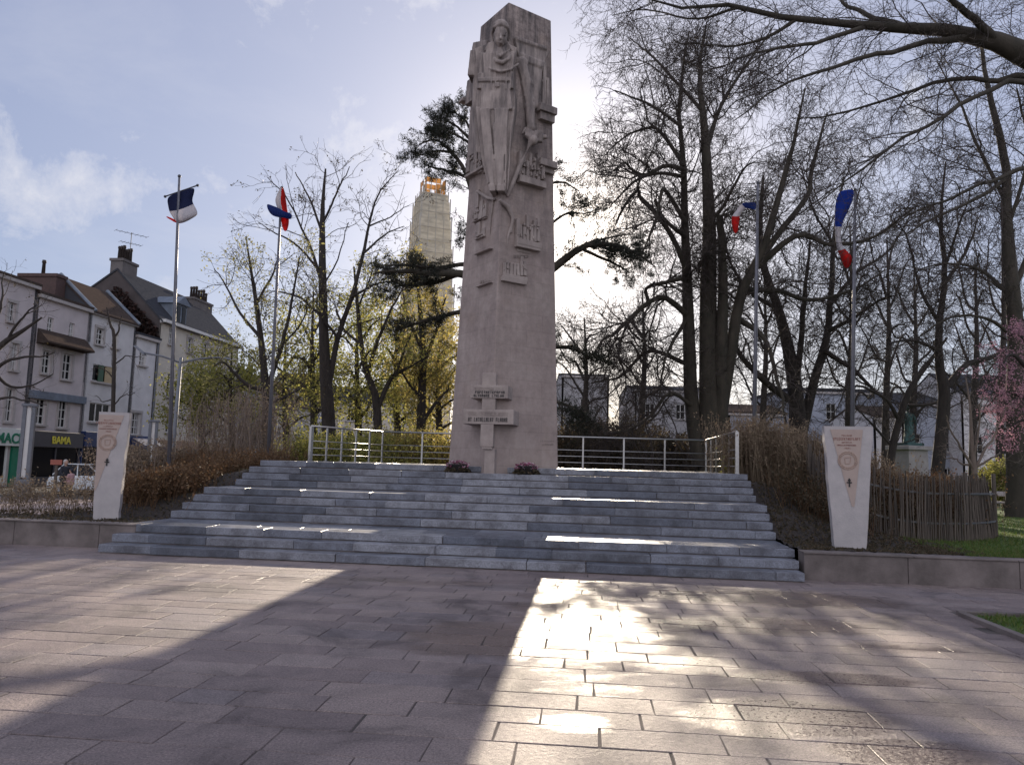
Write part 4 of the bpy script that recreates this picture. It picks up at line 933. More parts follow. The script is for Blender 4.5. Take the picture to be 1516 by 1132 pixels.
def build_street():
    def W(x0, y0, x1, y1, *rest):
        u0, _ = fac(x0, (y0+y1)/2); u1, _ = fac(x1, (y0+y1)/2); _, za = fac((x0+x1)/2, y1); _, zb = fac((x0+x1)/2, y0); return ((u0, u1, za, zb),)+rest
    def sub(ws, du): return [((h[0]-du, h[1]-du, h[2], h[3]),)+tuple(r) for h, *r in ws]
    grp = None
    cuts = [fac(-75, 640)[0], fac(36, 640)[0], fac(119, 640)[0], fac(189, 640)[0], fac(224, 640)[0], fac(345, 640)[0]]
    def mk(i, label, depth, eave, ridge, rpos, wall, roof, gable, wins, **k):
        O = FO+FA*cuts[i]; return house(label, O, FA, FN_, cuts[i+1]-cuts[i]-.02, depth, eave, ridge, rpos, wall, roof, gable, sub(wins, cuts[i]), **k)
    def fascia(root, pt, u0, u1, z0, z1, mat, out=.25, name='shop_fascia'):
        m = MB(); m.box(pt((u0+u1)/2, (z0+z1)/2, out/2), (u1-u0, out, z1-z0), (FA, FN_)); return m.build(name, M[mat], root, bevel=.02)
    def shopwin(root, pt, u0, u1, z0, z1, nm, frame='shop_dark'):
        m = MB(); t = .1
        for k in range(nm+1): m.box(pt(u0+t/2+(u1-u0-t)*k/nm, (z0+z1)/2, .06), (t, .14, z1-z0), (FA, FN_))
        m.box(pt((u0+u1)/2, z0+.22, .06), (u1-u0-.02, .12, .44), (FA, FN_)); f = m.build('shop_window', M[frame], root)
        g = MB(); g.box(pt((u0+u1)/2, (z0+z1)/2, .035), (u1-u0-.04, .03, z1-z0-.02), (FA, FN_)); g.build('pane', M['glass'], f)
    def letters(text, root, pt, u, z, size, mat, out):
        cu = bpy.data.curves.new('lettering', 'FONT'); cu.body = text; cu.size = size; cu.extrude = .03; cu.align_x = 'CENTER'; cu.align_y = 'CENTER'; cu.offset = size*.022
        q = bpy.data.objects.new('lettering_curve', cu); me = bpy.data.meshes.new_from_object(q); bpy.data.objects.remove(q); o = link('lettering', me, None, root); me.materials.clear(); me.materials.append(M[mat])
        p = pt(u, z, out)-wl(root); o.matrix_local = Matrix(((FA[0], 0, FN_[0], p[0]), (FA[1], 0, FN_[1], p[1]), (0, 1, 0, p[2]), (0, 0, 0, 1)))
    # A pharmacy
    r, pt = mk(0, 'pink house over the green and white pharmacy at the left edge', 9, 11.3, 12.5, .5, 'plaster_pink', 'tile_brown', 'gable_slate', [W(8, 575, 19, 624, 'surround'), W(16, 508, 26, 548, 'surround'), W(-30, 575, -19, 622, 'surround'), W(-26, 508, -15, 545, 'surround'), W(12, 448, 22, 476, 'surround')])
    L = cuts[1]-cuts[0]; fascia(r, pt, 0, L-.1, fac(20, 660)[1], fac(20, 634)[1], 'shop_white', .3)
    u, z = fac(-2, 648.5); letters('PHARMACIE', r, pt, u-cuts[0]-.42, z, .78, 'green', .31); shopwin(r, pt, .1, L-1.3, -.3, fac(20, 660)[1], 3, 'shop_white')
    m = MB(); m.box(pt(L-.6, 1.0, .06), (.7, .14, 2.7), (FA, FN_)); m.build('green_panel', M['green'], r)
    # B
    r, pt = mk(1, 'pale pink house above the charcoal BAMA shop', 9, 10.9, 11.7, .5, 'plaster_pink', 'tile_brown', 'gable_slate', [W(52, 590, 67, 628, 'surround'), W(86, 593, 99, 633, 'surround'), W(62, 519, 75, 553, 'surround'), W(92, 524, 106, 562, 'surround'), W(70, 470, 79, 494, 'plain'), W(102, 478, 110, 502, 'plain')])
    L = cuts[2]-cuts[1]; za, zb = fac(80, 662)[1], fac(80, 639)[1]; fascia(r, pt, .45, L-.05, za, zb, 'shop_dark', .3)
    u, z = fac(84, 652); letters('BAMA', r, pt, u-cuts[1], z, .62, 'yellow', .31); shopwin(r, pt, .45, L-.1, -.3, za, 2)
    m = MB(); m.box(pt(L/2, fac(80, 580)[1]-.3, .12), (L-.1, .3, .45), (FA, FN_)); m.build('string_course', M['slate_light'], r)
    z = fac(90, 512)[1]; m = MB(); m.extrude([pt(.25, z-.15, .02), pt(.25, z-.1, .75), pt(.25, z+.0, .75), pt(.25, z+.75, .02)], FA*(L-.6)); m.build('tiled_canopy', M['tile_brown'], r)
    chimney(pt(L-.5, 11.2, -3.2), FA, FN_, (.9, 2.6), 1.9, 1, r, 'chim_red')
    # C
    r, pt = mk(2, 'white house with green shutters above the navy shop', 6, 10.9, 13.0, .4, 'plaster_white', 'tile_brown', 'gable_slate', [W(132, 597, 163, 625, 'plain', 3, 0), W(137, 541, 168, 566, 'shutters', 2, 0), W(142, 486, 153, 510, 'surround'), W(166, 494, 175, 515, 'plain')])
    L = cuts[3]-cuts[2]
    for u in (.05, L-.1): m = MB(); m.tube([pt(u, 10.85, .3), pt(u, 13.3, -2.4)], .13, 6); m.build('verge', M['slate_light'], r)
    za, zb = fac(150, 662)[1], fac(150, 640)[1]; fascia(r, pt, .05, L-.05, za, zb, 'shop_blue', .35); shopwin(r, pt, .1, L-.1, -.3, za, 3, 'shop_blue')
    # D
    r, pt = mk(3, 'narrow white house with a navy awning between its taller neighbours', 6, 10.2, 10.8, .5, 'plaster_pale', 'slate', 'gable_dark', [W(194, 611, 207, 643, 'surround'), W(206, 521, 216, 541, 'plain')])
    L = cuts[4]-cuts[3]; za, zb = fac(205, 664)[1], fac(205, 645)[1]; m = MB(); m.extrude([pt(.05, zb, .02), pt(.05, za+.25, 1.3), pt(.05, za, 1.3), pt(.05, za+.1, .02)], FA*(L-.1)); m.build('awning', M['shop_blue'], r); shopwin(r, pt, .1, L-.1, -.3, za, 2, 'shop_white')
    m = MB(); m.tube([pt(L-.12, -.3, .08), pt(L-.12, 10, .08)], .07, 8); m.build('downpipe', M['zinc'], r)
    # E
    r, pt = mk(4, 'tall cream house with dark stained gable, slate roof and two pot-topped chimneys', 9, 11.8, 15.6, .42, 'plaster_cream', 'slate', 'gable_dark', [W(247, 553, 257, 588, 'plain'), W(277, 500, 284, 522, 'surround'), W(250, 484, 256, 510, 'plain'), W(301, 508, 307, 530, 'surround'), W(278, 560, 285, 590, 'surround'), W(302, 562, 308, 592, 'surround'), W(246, 606, 256, 640, 'blind'), W(282, 612, 289, 642, 'surround'), W(305, 614, 311, 642, 'surround')])
    L = cuts[5]-cuts[4]; fascia(r, pt, .1, L-.1, 2.1, 2.75, 'plaster_ochre', .25); shopwin(r, pt, .2, L-.2, -.3, 2.1, 5, 'shop_dark')
    m = MB(); m.box(pt(L/2, 11.75, .22), (L, .5, .22), (FA, FN_)); m.build('gutter', M['frame'], r)
    chimney(pt(1.0, 14.3, -3.9), FA, FN_, (1.9, 1.0), 2.3, 6, r); chimney(pt(L-1.6, 13.4, -3.4), FA, FN_, (3.4, 1.0), 2.4, 7, r)
    uu = fac(271, 470)[0]-cuts[4]; m = MB(); m.box(pt(uu, 12.7, -.9), (1.7, 1.4, 1.9), (FA, FN_)); m.extrude([pt(uu-1.05, 13.6, .05), pt(uu+1.05, 13.6, .05), pt(uu, 14.3, .05)], FN_*-2.2); d = m.build('dormer', M['slate_light'], r)
    for k in (-.4, .4): q = MB(); q.box(pt(uu+k, 12.8, -.18), (.5, .06, 1.3), (FA, FN_)); q.build('pane', M['glass'], d)
    # ivy on the exposed stained gable
    n = 2600; o = rng.random(n)**.8*4.4; z = 9.5+rng.random(n)*(5.6-np.abs(o-3.6)*1.0)*.95
    c = FO+FA*(cuts[4]-.12)-FN_*o[:, None]; c[:, 2] = z-.4; V, Q = leaf_quads(c+rng.normal(size=(n, 3))*.06, .28, 0); link('creeper', np_mesh('creeper', V-wl(r), Q), M['ivy'], r)
    # antenna
    b = FO+FA*(cuts[4]+1.6)-FN_*3.9; b[2] = 16.9; a = thing('tv_antenna', 'thin rooftop television aerial beside the tall chimney', 'antenna', b)
    m = MB(); m.tube([b, b+np.array([0, 0, 2.2])], .03, 6); m.build('mast', M['zinc'], a)
    for z, l in ((2.1, 2.4), (1.3, 1.6)):
        m = MB(); d = nrm(FA*.8+FN_*.6); e = np.array([-d[1], d[0], 0]); q = b+np.array([0, 0, z]); m.tube([q-d*l/2, q+d*l/2], .02, 5)
        for k in range(7): w = q+d*l*(k/6-.5); m.tube([w-e*.35, w+e*.35], .014, 4)
        m.build('aerial', M['zinc'], a)
    # houses continuing behind the trees
    u5 = cuts[5]
    for i, (lab, l, ev, rd, wl_, rf) in enumerate((('grey rendered house behind the young trees, right of the tall cream house', 9, 8.2, 11, 'plaster_grey', 'slate'), ('low cream house far along the street behind the trees', 11, 7.4, 10.4, 'plaster_cream', 'tile_brown'), ('white far end house of the street row, mostly hidden by trees', 12, 8.0, 11, 'plaster_white', 'slate'))):
        O = FO+FA*(u5+.05); wins = [((1.2+k*2.6, 2.3+k*2.6, z, z+1.5), 'plain') for k in range(int((l-2)/2.6)) for z in (3.4, 6.0) if z+1.6 < ev]
        house(lab, O, FA, FN_, l-.05, 9, ev, rd, .45, wl_, rf, 'plaster_grey', wins); u5 += l
def build_backdrop():
    A = np.array([1., 0, 0]); Nn = np.array([0, -1., 0])
    def blk(label, x0, x1, ytop, d, depth, wall, roof, kind='flat', yr=None, fl=3, seed=1):
        a, b = P(x0, ytop, d), P(x1, ytop, d); O = np.array([a[0], d, 0]); L = b[0]-a[0]; ev = (a[2]+b[2])/2; r = random.Random(seed)
        rd = ev+.1 if yr is None else P((x0+x1)/2, yr, d)[2]; nwin = max(1, int(L/2.6)); wins = []
        fh = min(3.1, (ev-.3)/max(1, int((ev-.2)/2.9)))
        for k in range(nwin):
            for f in range(int((ev-.2)/fh)):
                u = L*(k+.5)/nwin; wins.append(((u-.5, u+.5, .8+f*fh, .8+f*fh+min(1.6, fh-1.1)), 'plain', 2, 1))
        return house(label, O, A, Nn, L, depth, ev, rd, .5, wall, roof, wall, wins, z0=-.3, name='building' if kind == 'flat' else 'house', flat=(kind == 'flat'), cornice=True)
    blk('grey block with a dark flat roof just right of the monument', 832, 902, 556, 78, 10, 'plaster_grey', 'slate', 'gable', 548, seed=2)
    blk('long grey building behind the big tree, its roof edge level with the branches', 940, 1075, 578, 82, 12, 'plaster_grey', 'slate', 'gable', 566, seed=3)
    blk('haze-tinted white apartment building with a flat dark roof behind the forked tree', 1168, 1292, 580, 76, 12, 'plaster_hazed', 'slate', 'flat', seed=4)
    blk('low pale house in shadow left of the white apartment building', 1078, 1164, 612, 72, 9, 'plaster_hazed', 'tile_brown', 'gable', 596, seed=5)
    blk('pale house with a brown roof left of the bronze statue', 1293, 1338, 618, 66, 9, 'plaster_white', 'tile_brown', 'gable', 598, seed=6)
    blk('grey house with tall slate roof behind the bronze statue', 1330, 1424, 598, 70, 9, 'plaster_hazed', 'slate', 'gable', 578, seed=7)
    blk('pale town house at the far right behind the pink tree', 1422, 1560, 585, 68, 10, 'plaster_white', 'slate', 'gable', 548, seed=8)
    blk('beige house with a steep gable behind the greening trees on the left', 392, 470, 590, 92, 10, 'plaster_ochre', 'tile_brown', 'gable', 548, seed=9)
    blk('cream building glimpsed through the trees left of the church tower', 472, 600, 596, 98, 10, 'plaster_cream', 'slate', 'gable', 570, seed=10)
    for x, y in ((888, 552), (1150, 590), (1405, 574)):
        pass
    # church tower under scaffolding
    d = 112.0; c0 = P(637, 690, d); root = thing('church_tower', 'church tower wrapped in pale scaffolding netting left of the monument', 'tower', (c0[0], d, 0))
    yaw = math.radians(24); ax = (np.array([math.cos(yaw), math.sin(yaw), 0]), np.array([-math.sin(yaw), math.cos(yaw), 0]))
    k = math.cos(yaw)+math.sin(yaw); tiers = [(593, 673, 700, 428), (601, 671, 428, 372), (607, 669, 372, 330), (611, 667, 330, 303), (615, 664, 303, 292)]
    for i, (x0, x1, y0, y1) in enumerate(tiers):
        a, b = P(x0, y1, d), P(x1, y1, d); w = (b[0]-a[0])/k; z0 = 0 if i == 0 else P((x0+x1)/2, y0, d)[2]; z1 = (a[2]+b[2])/2; cx = (a[0]+b[0])/2
        m = MB(); m.box((cx, d, (z0+z1)/2), (w, w, z1-z0+.01*i), ax, taper=.985); m.build('netting_tier', M['scaf'], root)
        m = MB()
        for q in range(5):
            for sgn in (-1, 1):
                for e in (0, 1):
                    p0 = np.array([cx, d, z0])+ax[e]*w*(q/4-.5)+ax[1-e]*sgn*(w/2+.12); m.tube([p0, p0+np.array([0, 0, z1-z0+.5])], .05, 4)
        z = z0+1
        while z < z1:
            cs = [np.array([cx, d, z])+ax[0]*sx*(w/2+.12)+ax[1]*sy*(w/2+.12) for sx, sy in ((-1, -1), (1, -1), (1, 1), (-1, 1))]
            for q in range(4): m.tube([cs[q], cs[(q+1) % 4]], .045, 4)
            z += 2.0
        m.build('scaffold_tubes', M['scaf_pole'], root)
    a, b = P(621, 292, d), P(660, 292, d); cx = (a[0]+b[0])/2; w = (b[0]-a[0])/k; zt = P(640, 268, d)[2]; z0 = a[2]
    m = MB(); 
    for q in range(5):
        for sgn in (-1, 1):
            for e in (0, 1):
                p0 = np.array([cx, d, z0])+ax[e]*w*(q/4-.5)+ax[1-e]*sgn*w/2; m.tube([p0, p0+np.array([0, 0, zt-z0])], .05, 4)
    m.build('top_scaffold', M['scaf_pole'], root)
    m = MB(); r = random.Random(4)
    for e in (0, 1):
        for sgn in (-1, 1):
            for q in range(4):
                for h in range(3):
                    if r.random() < .3: continue
                    u = ax[e]; o = np.array([cx, d, z0+(zt-z0)*(h+.5)/3])+u*w*((q+.5)/4-.5)+ax[1-e]*sgn*(w/2-.05); m.box(o, (w/4.2, .03, (zt-z0)/3.3), (u, ax[1-e]))
    m.build('top_netting', M['scaf_top'], root)

# ------------------------------------------------------------------ street furniture, vehicles, people, statue
def build_street_things():
    # lamp with two arms
    b = P(259, 660, 35); top = P(268, 529, 35); b = np.array([b[0]-.1, 35, -.3]); root = thing('street_lamp', 'tall grey double-armed street lamp in front of the cream house', 'street lamp', b)
    m = MB(); m.tube([b, b+(top-b)*.4, top], [.13, .10, .07], 10); m.build('pole', M['zinc'], root, True)
    for (x, y, hx, hy) in ((212, 522, 206, 517), (325, 529, 332, 530)):
        e = P(x, y, 35); m = MB(); m.tube([top+np.array([0, 0, -.25]), (top+e)/2+np.array([0, 0, -.05]), e], .045, 8); arm = m.build('arm', M['zinc'], root, True)
        h = P(hx, hy, 35); d = nrm(h-e); m = MB(); m.box(e+d*.2, (.75, .26, .1), (d, np.array([0, 1., 0])), taper=.7); m.build('lamp_head', M['zinc'], arm, bevel=.02)
    # wall lantern
    u, z = fac(246, 565); p = FO+FA*u+FN_*.02; p[2] = z; l = thing('wall_lantern', 'small dark lantern on a bracket across the white and cream house fronts', 'lantern', p)
    m = MB(); m.tube([p, p+FN_*.8+np.array([0, 0, .05])], .03, 6); m.build('bracket', M['pole_dark'], l); q = p+FN_*.85; m = MB(); m.lathe(q, [(.08, .05), (.28, -.05), (.3, -.12), (.12, -.4), (.05, -.42)], 12); m.build('lantern', M['pole_dark'], l, True)
    # tall slim light columns on the pavement
    for (x0, yb, xt, yt, d, lab) in ((32, 735, 43, 598, 27.8, 'tall grey light column standing on the sunlit pavement in front of the pharmacy'), (222, 700, 229, 622, 36, 'grey light column in front of the navy awning')):
        b = P(x0, yb, d); b[2] = ground_z(b[0], b[1])-.02; t = P(xt, yt, d); root = thing('light_column', lab, 'street light', b, 'slim light columns')
        ax = (np.array([.92, .38, 0]), np.array([-.38, .92, 0])); h = t[2]-b[2]; lean = np.array([t[0]-b[0], 0, 0])*.25
        m = MB(); m.box(b+np.array([0, 0, .35]), (.52, .40, .7), ax, taper=.95); m.build('base', M['zinc'], root, bevel=.02)
        m = MB()
        for k in (-1, 1): m.box(b+ax[0]*k*.14+np.array([0, 0, .7+(h-.7)/2]), (.13, .3, h-.7), ax)
        m.box(b+np.array([0, 0, h-.04]), (.5, .38, .1), ax); m.build('mast', M['zinc'], root, bevel=.015)
        m = MB(); m.box(b+np.array([0, 0, .7+(h-.7)*.5]), (.14, .2, (h-.8)*.98), ax); m.build('diffuser', M['frame'], root)
    # small rust red board on a post
    b = P(83, 700, 30); b[2] = ground_z(b[0], b[1]); root = thing('sign_post', 'small rust red board on a short post left of the stele', 'sign', b); z = P(83, 684, 30)[2]
    m = MB(); m.box(b+np.array([0, 0, z/2-b[2]/2]), (.09, .07, z-b[2])); m.build('post', M['pale_wood'], root); m = MB(); m.box((b[0], b[1]-.05, z), (.45, .04, .2)); m.build('board', M['rust'], root, bevel=.01)
def car_profile(mb, c, d, side, L, W, prof, inset=0.0):
    q0 = [c+d*(x-L/2)+side*(-W/2+inset)+np.array([0, 0, z]) for x, z in prof]; mb.extrude(q0, side*(W-2*inset))
def wheels(c, d, side, L, W, r, root, xs):
    for x in xs:
        for s in (-1, 1):
            p = c+d*(x-L/2)+side*s*(W/2-.09)+np.array([0, 0, r]); m = MB(); m.tube([p-side*.1, p+side*.1], r, 20); w = m.build('wheel', M['tyre'], root, bevel=.02)
            m = MB(); m.tube([p+side*s*.095, p+side*s*.11], r*.62, 14); m.build('rim', M['rim'], w)
def build_vehicles():
    c = P(140, 700, 38); c[2] = ground_z(c[0], c[1])-.03; yaw = math.radians(-14); d = np.array([math.cos(yaw), math.sin(yaw), 0]); s = np.array([-d[1], d[0], 0]); L, W = 4.05, 1.7
    root = thing('parked_car', 'silver white car parked in the street half hidden by the left stele', 'car', c)
    m = MB(); car_profile(m, c, d, s, L, W, [(.05, .25), (.0, .6), (.12, .82), (.9, .92), (3.1, .95), (3.95, .78), (4.05, .55), (4.0, .25)]); m.build('body', M['car_white'], root, bevel=.06)
    m = MB(); b8 = [c+d*(x-L/2)+s*y+np.array([0, 0, z]) for x, y, z in ((.25, -.78, .9), (3.15, -.78, .92), (3.15, .78, .92), (.25, .78, .9), (.75, -.58, 1.45), (2.2, -.58, 1.47), (2.2, .58, 1.47), (.75, .58, 1.45))]; m.hexa(b8); m.build('glasshouse', M['glass'], root, bevel=.04)
    m = MB(); m.box(c+d*(1.48-L/2)+np.array([0, 0, 1.475]), (1.6, 1.22, .05), (d, s))
    for x0, x1 in ((3.12, 2.2), (.28, .75), (1.75, 1.55)):
        for y in (-1, 1): m.tube([c+d*(x0-L/2)+s*y*.775+np.array([0, 0, .93]), c+d*(x1-L/2)+s*y*.59+np.array([0, 0, 1.46])], .035, 6)
    m.build('roof', M['car_white'], root, bevel=.02)
    wheels(c, d, s, L, W, .31, root, (.75, 3.25))
    for y in (-.6, .6): m = MB(); m.box(c+d*(L/2-.06)+s*y+np.array([0, 0, .68]), (.12, .34, .16), (d, s)); m.build('headlight', M['frame'], root, bevel=.03)
    for x, lab in ((541, 'white van with a red stripe parked behind the left railing'), (580, 'white van parked behind the railing, nearer the monument')):
        c = P(x, 690, 57); c[2] = -.06; d = np.array([.15, 1., 0])/np.linalg.norm([.15, 1.]); s = np.array([-d[1], d[0], 0]); L, W = 4.9, 1.9
        root = thing('parked_van', lab, 'van', c, 'vans parked behind the terrace')
        m = MB(); car_profile(m, c, d, s, L, W, [(.0, .3), (.0, 2.25), (.15, 2.42), (3.4, 2.45), (4.1, 1.35), (4.85, 1.05), (4.9, .3)]); m.build('body', M['van_white'], root, bevel=.07)
        m = MB(); m.box(c-d*(L/2+.005)+np.array([0, 0, 1.75]), (.03, 1.5, .62), (d, s)); m.build('rear_window', M['glass'], root)
        for y in (-.82, .82): m = MB(); m.box(c-d*(L/2+.01)+s*y+np.array([0, 0, 1.1]), (.05, .12, .45), (d, s)); m.build('tail_light', M['lamp_red'], root)
        if x == 541: m = MB(); m.box(c-d*(L/2+.012)+np.array([0, 0, 2.2]), (.03, 1.7, .1), (d, s)); m.build('red_stripe', M['car_red'], root)
        wheels(c, d, s, L, W, .34, root, (.9, 3.9))
def build_person():
    def figure(px, py_head, d, label, coat, hair, h, face):
        t = P(px, py_head, d); g = ground_z(t[0], t[1])-.03; b = np.array([t[0], t[1], g]); root = thing('person', label, 'person', b); k = h/1.72
        fx = np.array([math.cos(face), math.sin(face), 0]); sx = np.array([-fx[1], fx[0], 0])
        def pt(f, s, z): return b+(fx*f+sx*s+np.array([0, 0, z]))*k
        m = MB()
        m.ball(pt(.02, 0, 1.60), (.095*k, .078*k, .115*k), (fx, sx, np.array([0, 0, 1.]))); m.ball(pt(.11, 0, 1.585), .018*k); m.ball(pt(.08, 0, 1.53), .04*k)
        for s in (-1, 1): m.ball(pt(.0, s*.08, 1.59), .02*k)
        m.tube([pt(0, 0, 1.38), pt(.01, 0, 1.53)], .052*k, 10); m.tube([pt(0, 0, .92), pt(0, 0, 1.2), pt(-.01, 0, 1.42)], [.13*k, .13*k, .1*k], 12)
        for s in (-1, 1):
            m.tube([pt(0, s*.09, .95), pt(.02, s*.1, .5), pt(-.01, s*.1, .07)], [.085*k, .06*k, .042*k], 10); m.tube([pt(-.04, s*.1, .05), pt(.16, s*.11, .035)], [.045*k, .03*k], 8)
            m.tube([pt(0, s*.17, 1.40), pt(.03, s*.21, 1.12), pt(.2, s*.17, .98)], [.05*k, .042*k, .03*k], 10)
            hp = pt(.26, s*.16, .965); m.ball(hp, (.05*k, .025*k, .04*k), (fx, sx, np.array([0, 0, 1.])))
            for q in range(4): m.tube([hp+sx*0+np.array([0, 0, (.028-.018*q)*k]), hp+fx*(.075-.006*abs(q-1))*k+np.array([0, 0, (.02-.02*q)*k])], .0095*k, 6)
            m.tube([hp+np.array([0, 0, .02*k]), hp+fx*.03*k+np.array([0, 0, .065*k])], .011*k, 6)
        m.sculpt('body', M['skin'], root, .014, 2)
        m = MB(); m.tube([pt(0, 0, .80), pt(0, 0, .95), pt(0, 0, 1.2), pt(-.01, 0, 1.38), pt(0, 0, 1.44)], [.20*k, .185*k, .17*k, .18*k, .09*k], 14, True, 0, 1.15)
        for s in (-1, 1): m.tube([pt(-.01, s*.15, 1.41), pt(.02, s*.225, 1.13), pt(.19, s*.185, .985)], [.075*k, .065*k, .05*k], 10)
        m.sculpt('jacket', M[coat], root, .02, 3)
        m = MB()
        for s in (-1, 1): m.tube([pt(0, s*.085, .93), pt(.02, s*.1, .5), pt(-.01, s*.1, .08)], [.115*k, .085*k, .07*k], 10)
        m.sculpt('trousers', M['cloth_grey'], root, .02, 2)
        m = MB(); m.ball(pt(-.02, 0, 1.635), (.105*k, .092*k, .10*k), (fx, sx, np.array([0, 0, 1.]))); m.ball(pt(-.06, 0, 1.57), (.06*k, .08*k, .08*k)); m.build('hair', M[hair], root, True)
    figure(98, 681, 34, 'grey-haired person in a dark coat standing beside the parked car', 'cloth_dark', 'hair', 1.72, math.radians(-20))
    figure(106, 694, 33.4, 'small person in a dusty pink jacket next to the grey-haired person', 'cloth_pink', 'cloth_dark', 1.32, math.radians(170))
def build_statue():
    d = 45.0; c = P(1346, 690, d); c[2] = 0; zt = P(1346, 660, d)[2]; root = thing('bronze_statue', 'green bronze statue of a standing robed figure on a stone pedestal', 'statue', c)
    m = MB(); ax = (np.array([.95, .3, 0]), np.array([-.3, .95, 0]))
    m.box(c+np.array([0, 0, .25]), (2.2, 2.2, .5), ax); m.box(c+np.array([0, 0, .25+zt/2-.1]), (1.5, 1.5, zt-.5), ax, taper=.95); m.box(c+np.array([0, 0, zt-.12]), (1.8, 1.8, .24), ax); m.build('pedestal', M['pedestal'], root, bevel=.03)
    m = MB(); m.box(c+np.array([0, 0, zt+.09]), (1.25, 1.1, .18), ax); m.build('plinth', M['bronze'], root, bevel=.02)
    b = c+np.array([0, 0, zt+.15]); h = P(1346, 600, d)[2]-b[2]; k = h/1.8; m = MB(); Z = np.array([0, 0, 1.])
    def pt(x, y, z): return b+np.array([x, y, z])*k
    m.ball(pt(-.02, -.03, 1.68), (.1*k, .11*k, .13*k)); m.ball(pt(-.02, -.14, 1.66), .02*k); m.tube([pt(0, 0, 1.45), pt(-.02, -.02, 1.62)], .06*k, 10)
    m.tube([pt(0, 0, .0), pt(.02, 0, .5), pt(.0, 0, .95), pt(0, 0, 1.25), pt(0, 0, 1.45)], [.24*k, .19*k, .165*k, .20*k, .12*k], 16)
    for x in (-.24, -.12, .0, .13, .24): m.tube([pt(x*.8, -.15, .02), pt(x*.65, -.14, .5), pt(x*.4, -.13, 1.0)], [.045*k, .035*k, .025*k], 8)
    m.tube([pt(-.22, 0, 1.42), pt(-.34, -.05, 1.15), pt(-.2, -.24, 1.05)], [.08*k, .07*k, .05*k], 10); m.tube([pt(.22, 0, 1.42), pt(.33, -.02, 1.12), pt(.34, -.1, .86)], [.08*k, .065*k, .05*k], 10)
    m.tube([pt(.18, .05, 1.42), pt(.24, .12, .8), pt(.26, .1, .05)], [.08*k, .10*k, .11*k], 10); m.ball(pt(-.2, -.28, 1.04), .05*k)
    m.sculpt('figure', M['bronze'], root, .035, 3)
def build_paling():
    pl = [(6.75, 17.2), (6.75, 16.3), (7.15, 15.75), (8.0, 15.45), (9.2, 15.65), (10.3, 16.4), (11.0, 17.3), (11.35, 18.6)]
    P0, _ = resample([(x, y, 0) for x, y in pl], [1]*len(pl), 200); seg = np.r_[0, np.cumsum(np.linalg.norm(np.diff(P0, axis=0), axis=1))]
    root = thing('paling_fence', 'weathered split chestnut paling fence curving round the shrubs beside the right stele', 'fence', (9, 15.6, .43)); r = random.Random(8); mb = MB(); s = 0; up = np.array([0, 0, 1.])
    while s < seg[-1]:
        p = np.array([np.interp(s, seg, P0[:, i]) for i in range(3)]); k = s/seg[-1]; ss, tt = st_of(p); z = float(bed_h(ss, tt)); p[2] = z-.02
        lean = np.interp(k, [0, .4, .62, .85, 1], [-.02, .0, -.12, -.42, -.15])+r.gauss(0, .05); h = r.uniform(1.18, 1.42); w = r.uniform(.010, .018)
        t = p+np.array([lean*.85, lean*.25+r.gauss(0, .03), h]); mid = (p+t)/2+np.array([r.gauss(0, .012), r.gauss(0, .012), 0]); mb.tube([p, mid, t], [w*1.1, w, w*.75], 5); s += r.uniform(.026, .05)
    mb.build('pales', M['pale_wood'], root)
    for z in (.35, .95):
        q = [np.array([x, y, float(bed_h(*st_of((x, y))))+z]) for x, y, _ in P0[::6]]; m = MB(); m.tube(q, .008, 5); m.tube([a+np.array([0, 0, .02]) for a in q], .008, 5); m.build('wire', M['wire'], root)
    for i in (3, 60, 120, 160, 197):
        q = P0[i].copy(); q[2] = float(bed_h(*st_of(q)))-.1; m = MB(); m.tube([q+np.array([.03, .07, 0]), q+np.array([.03, .07, 1.5])], [.05, .045], 8); m.build('post', M['pale_wood'], root)
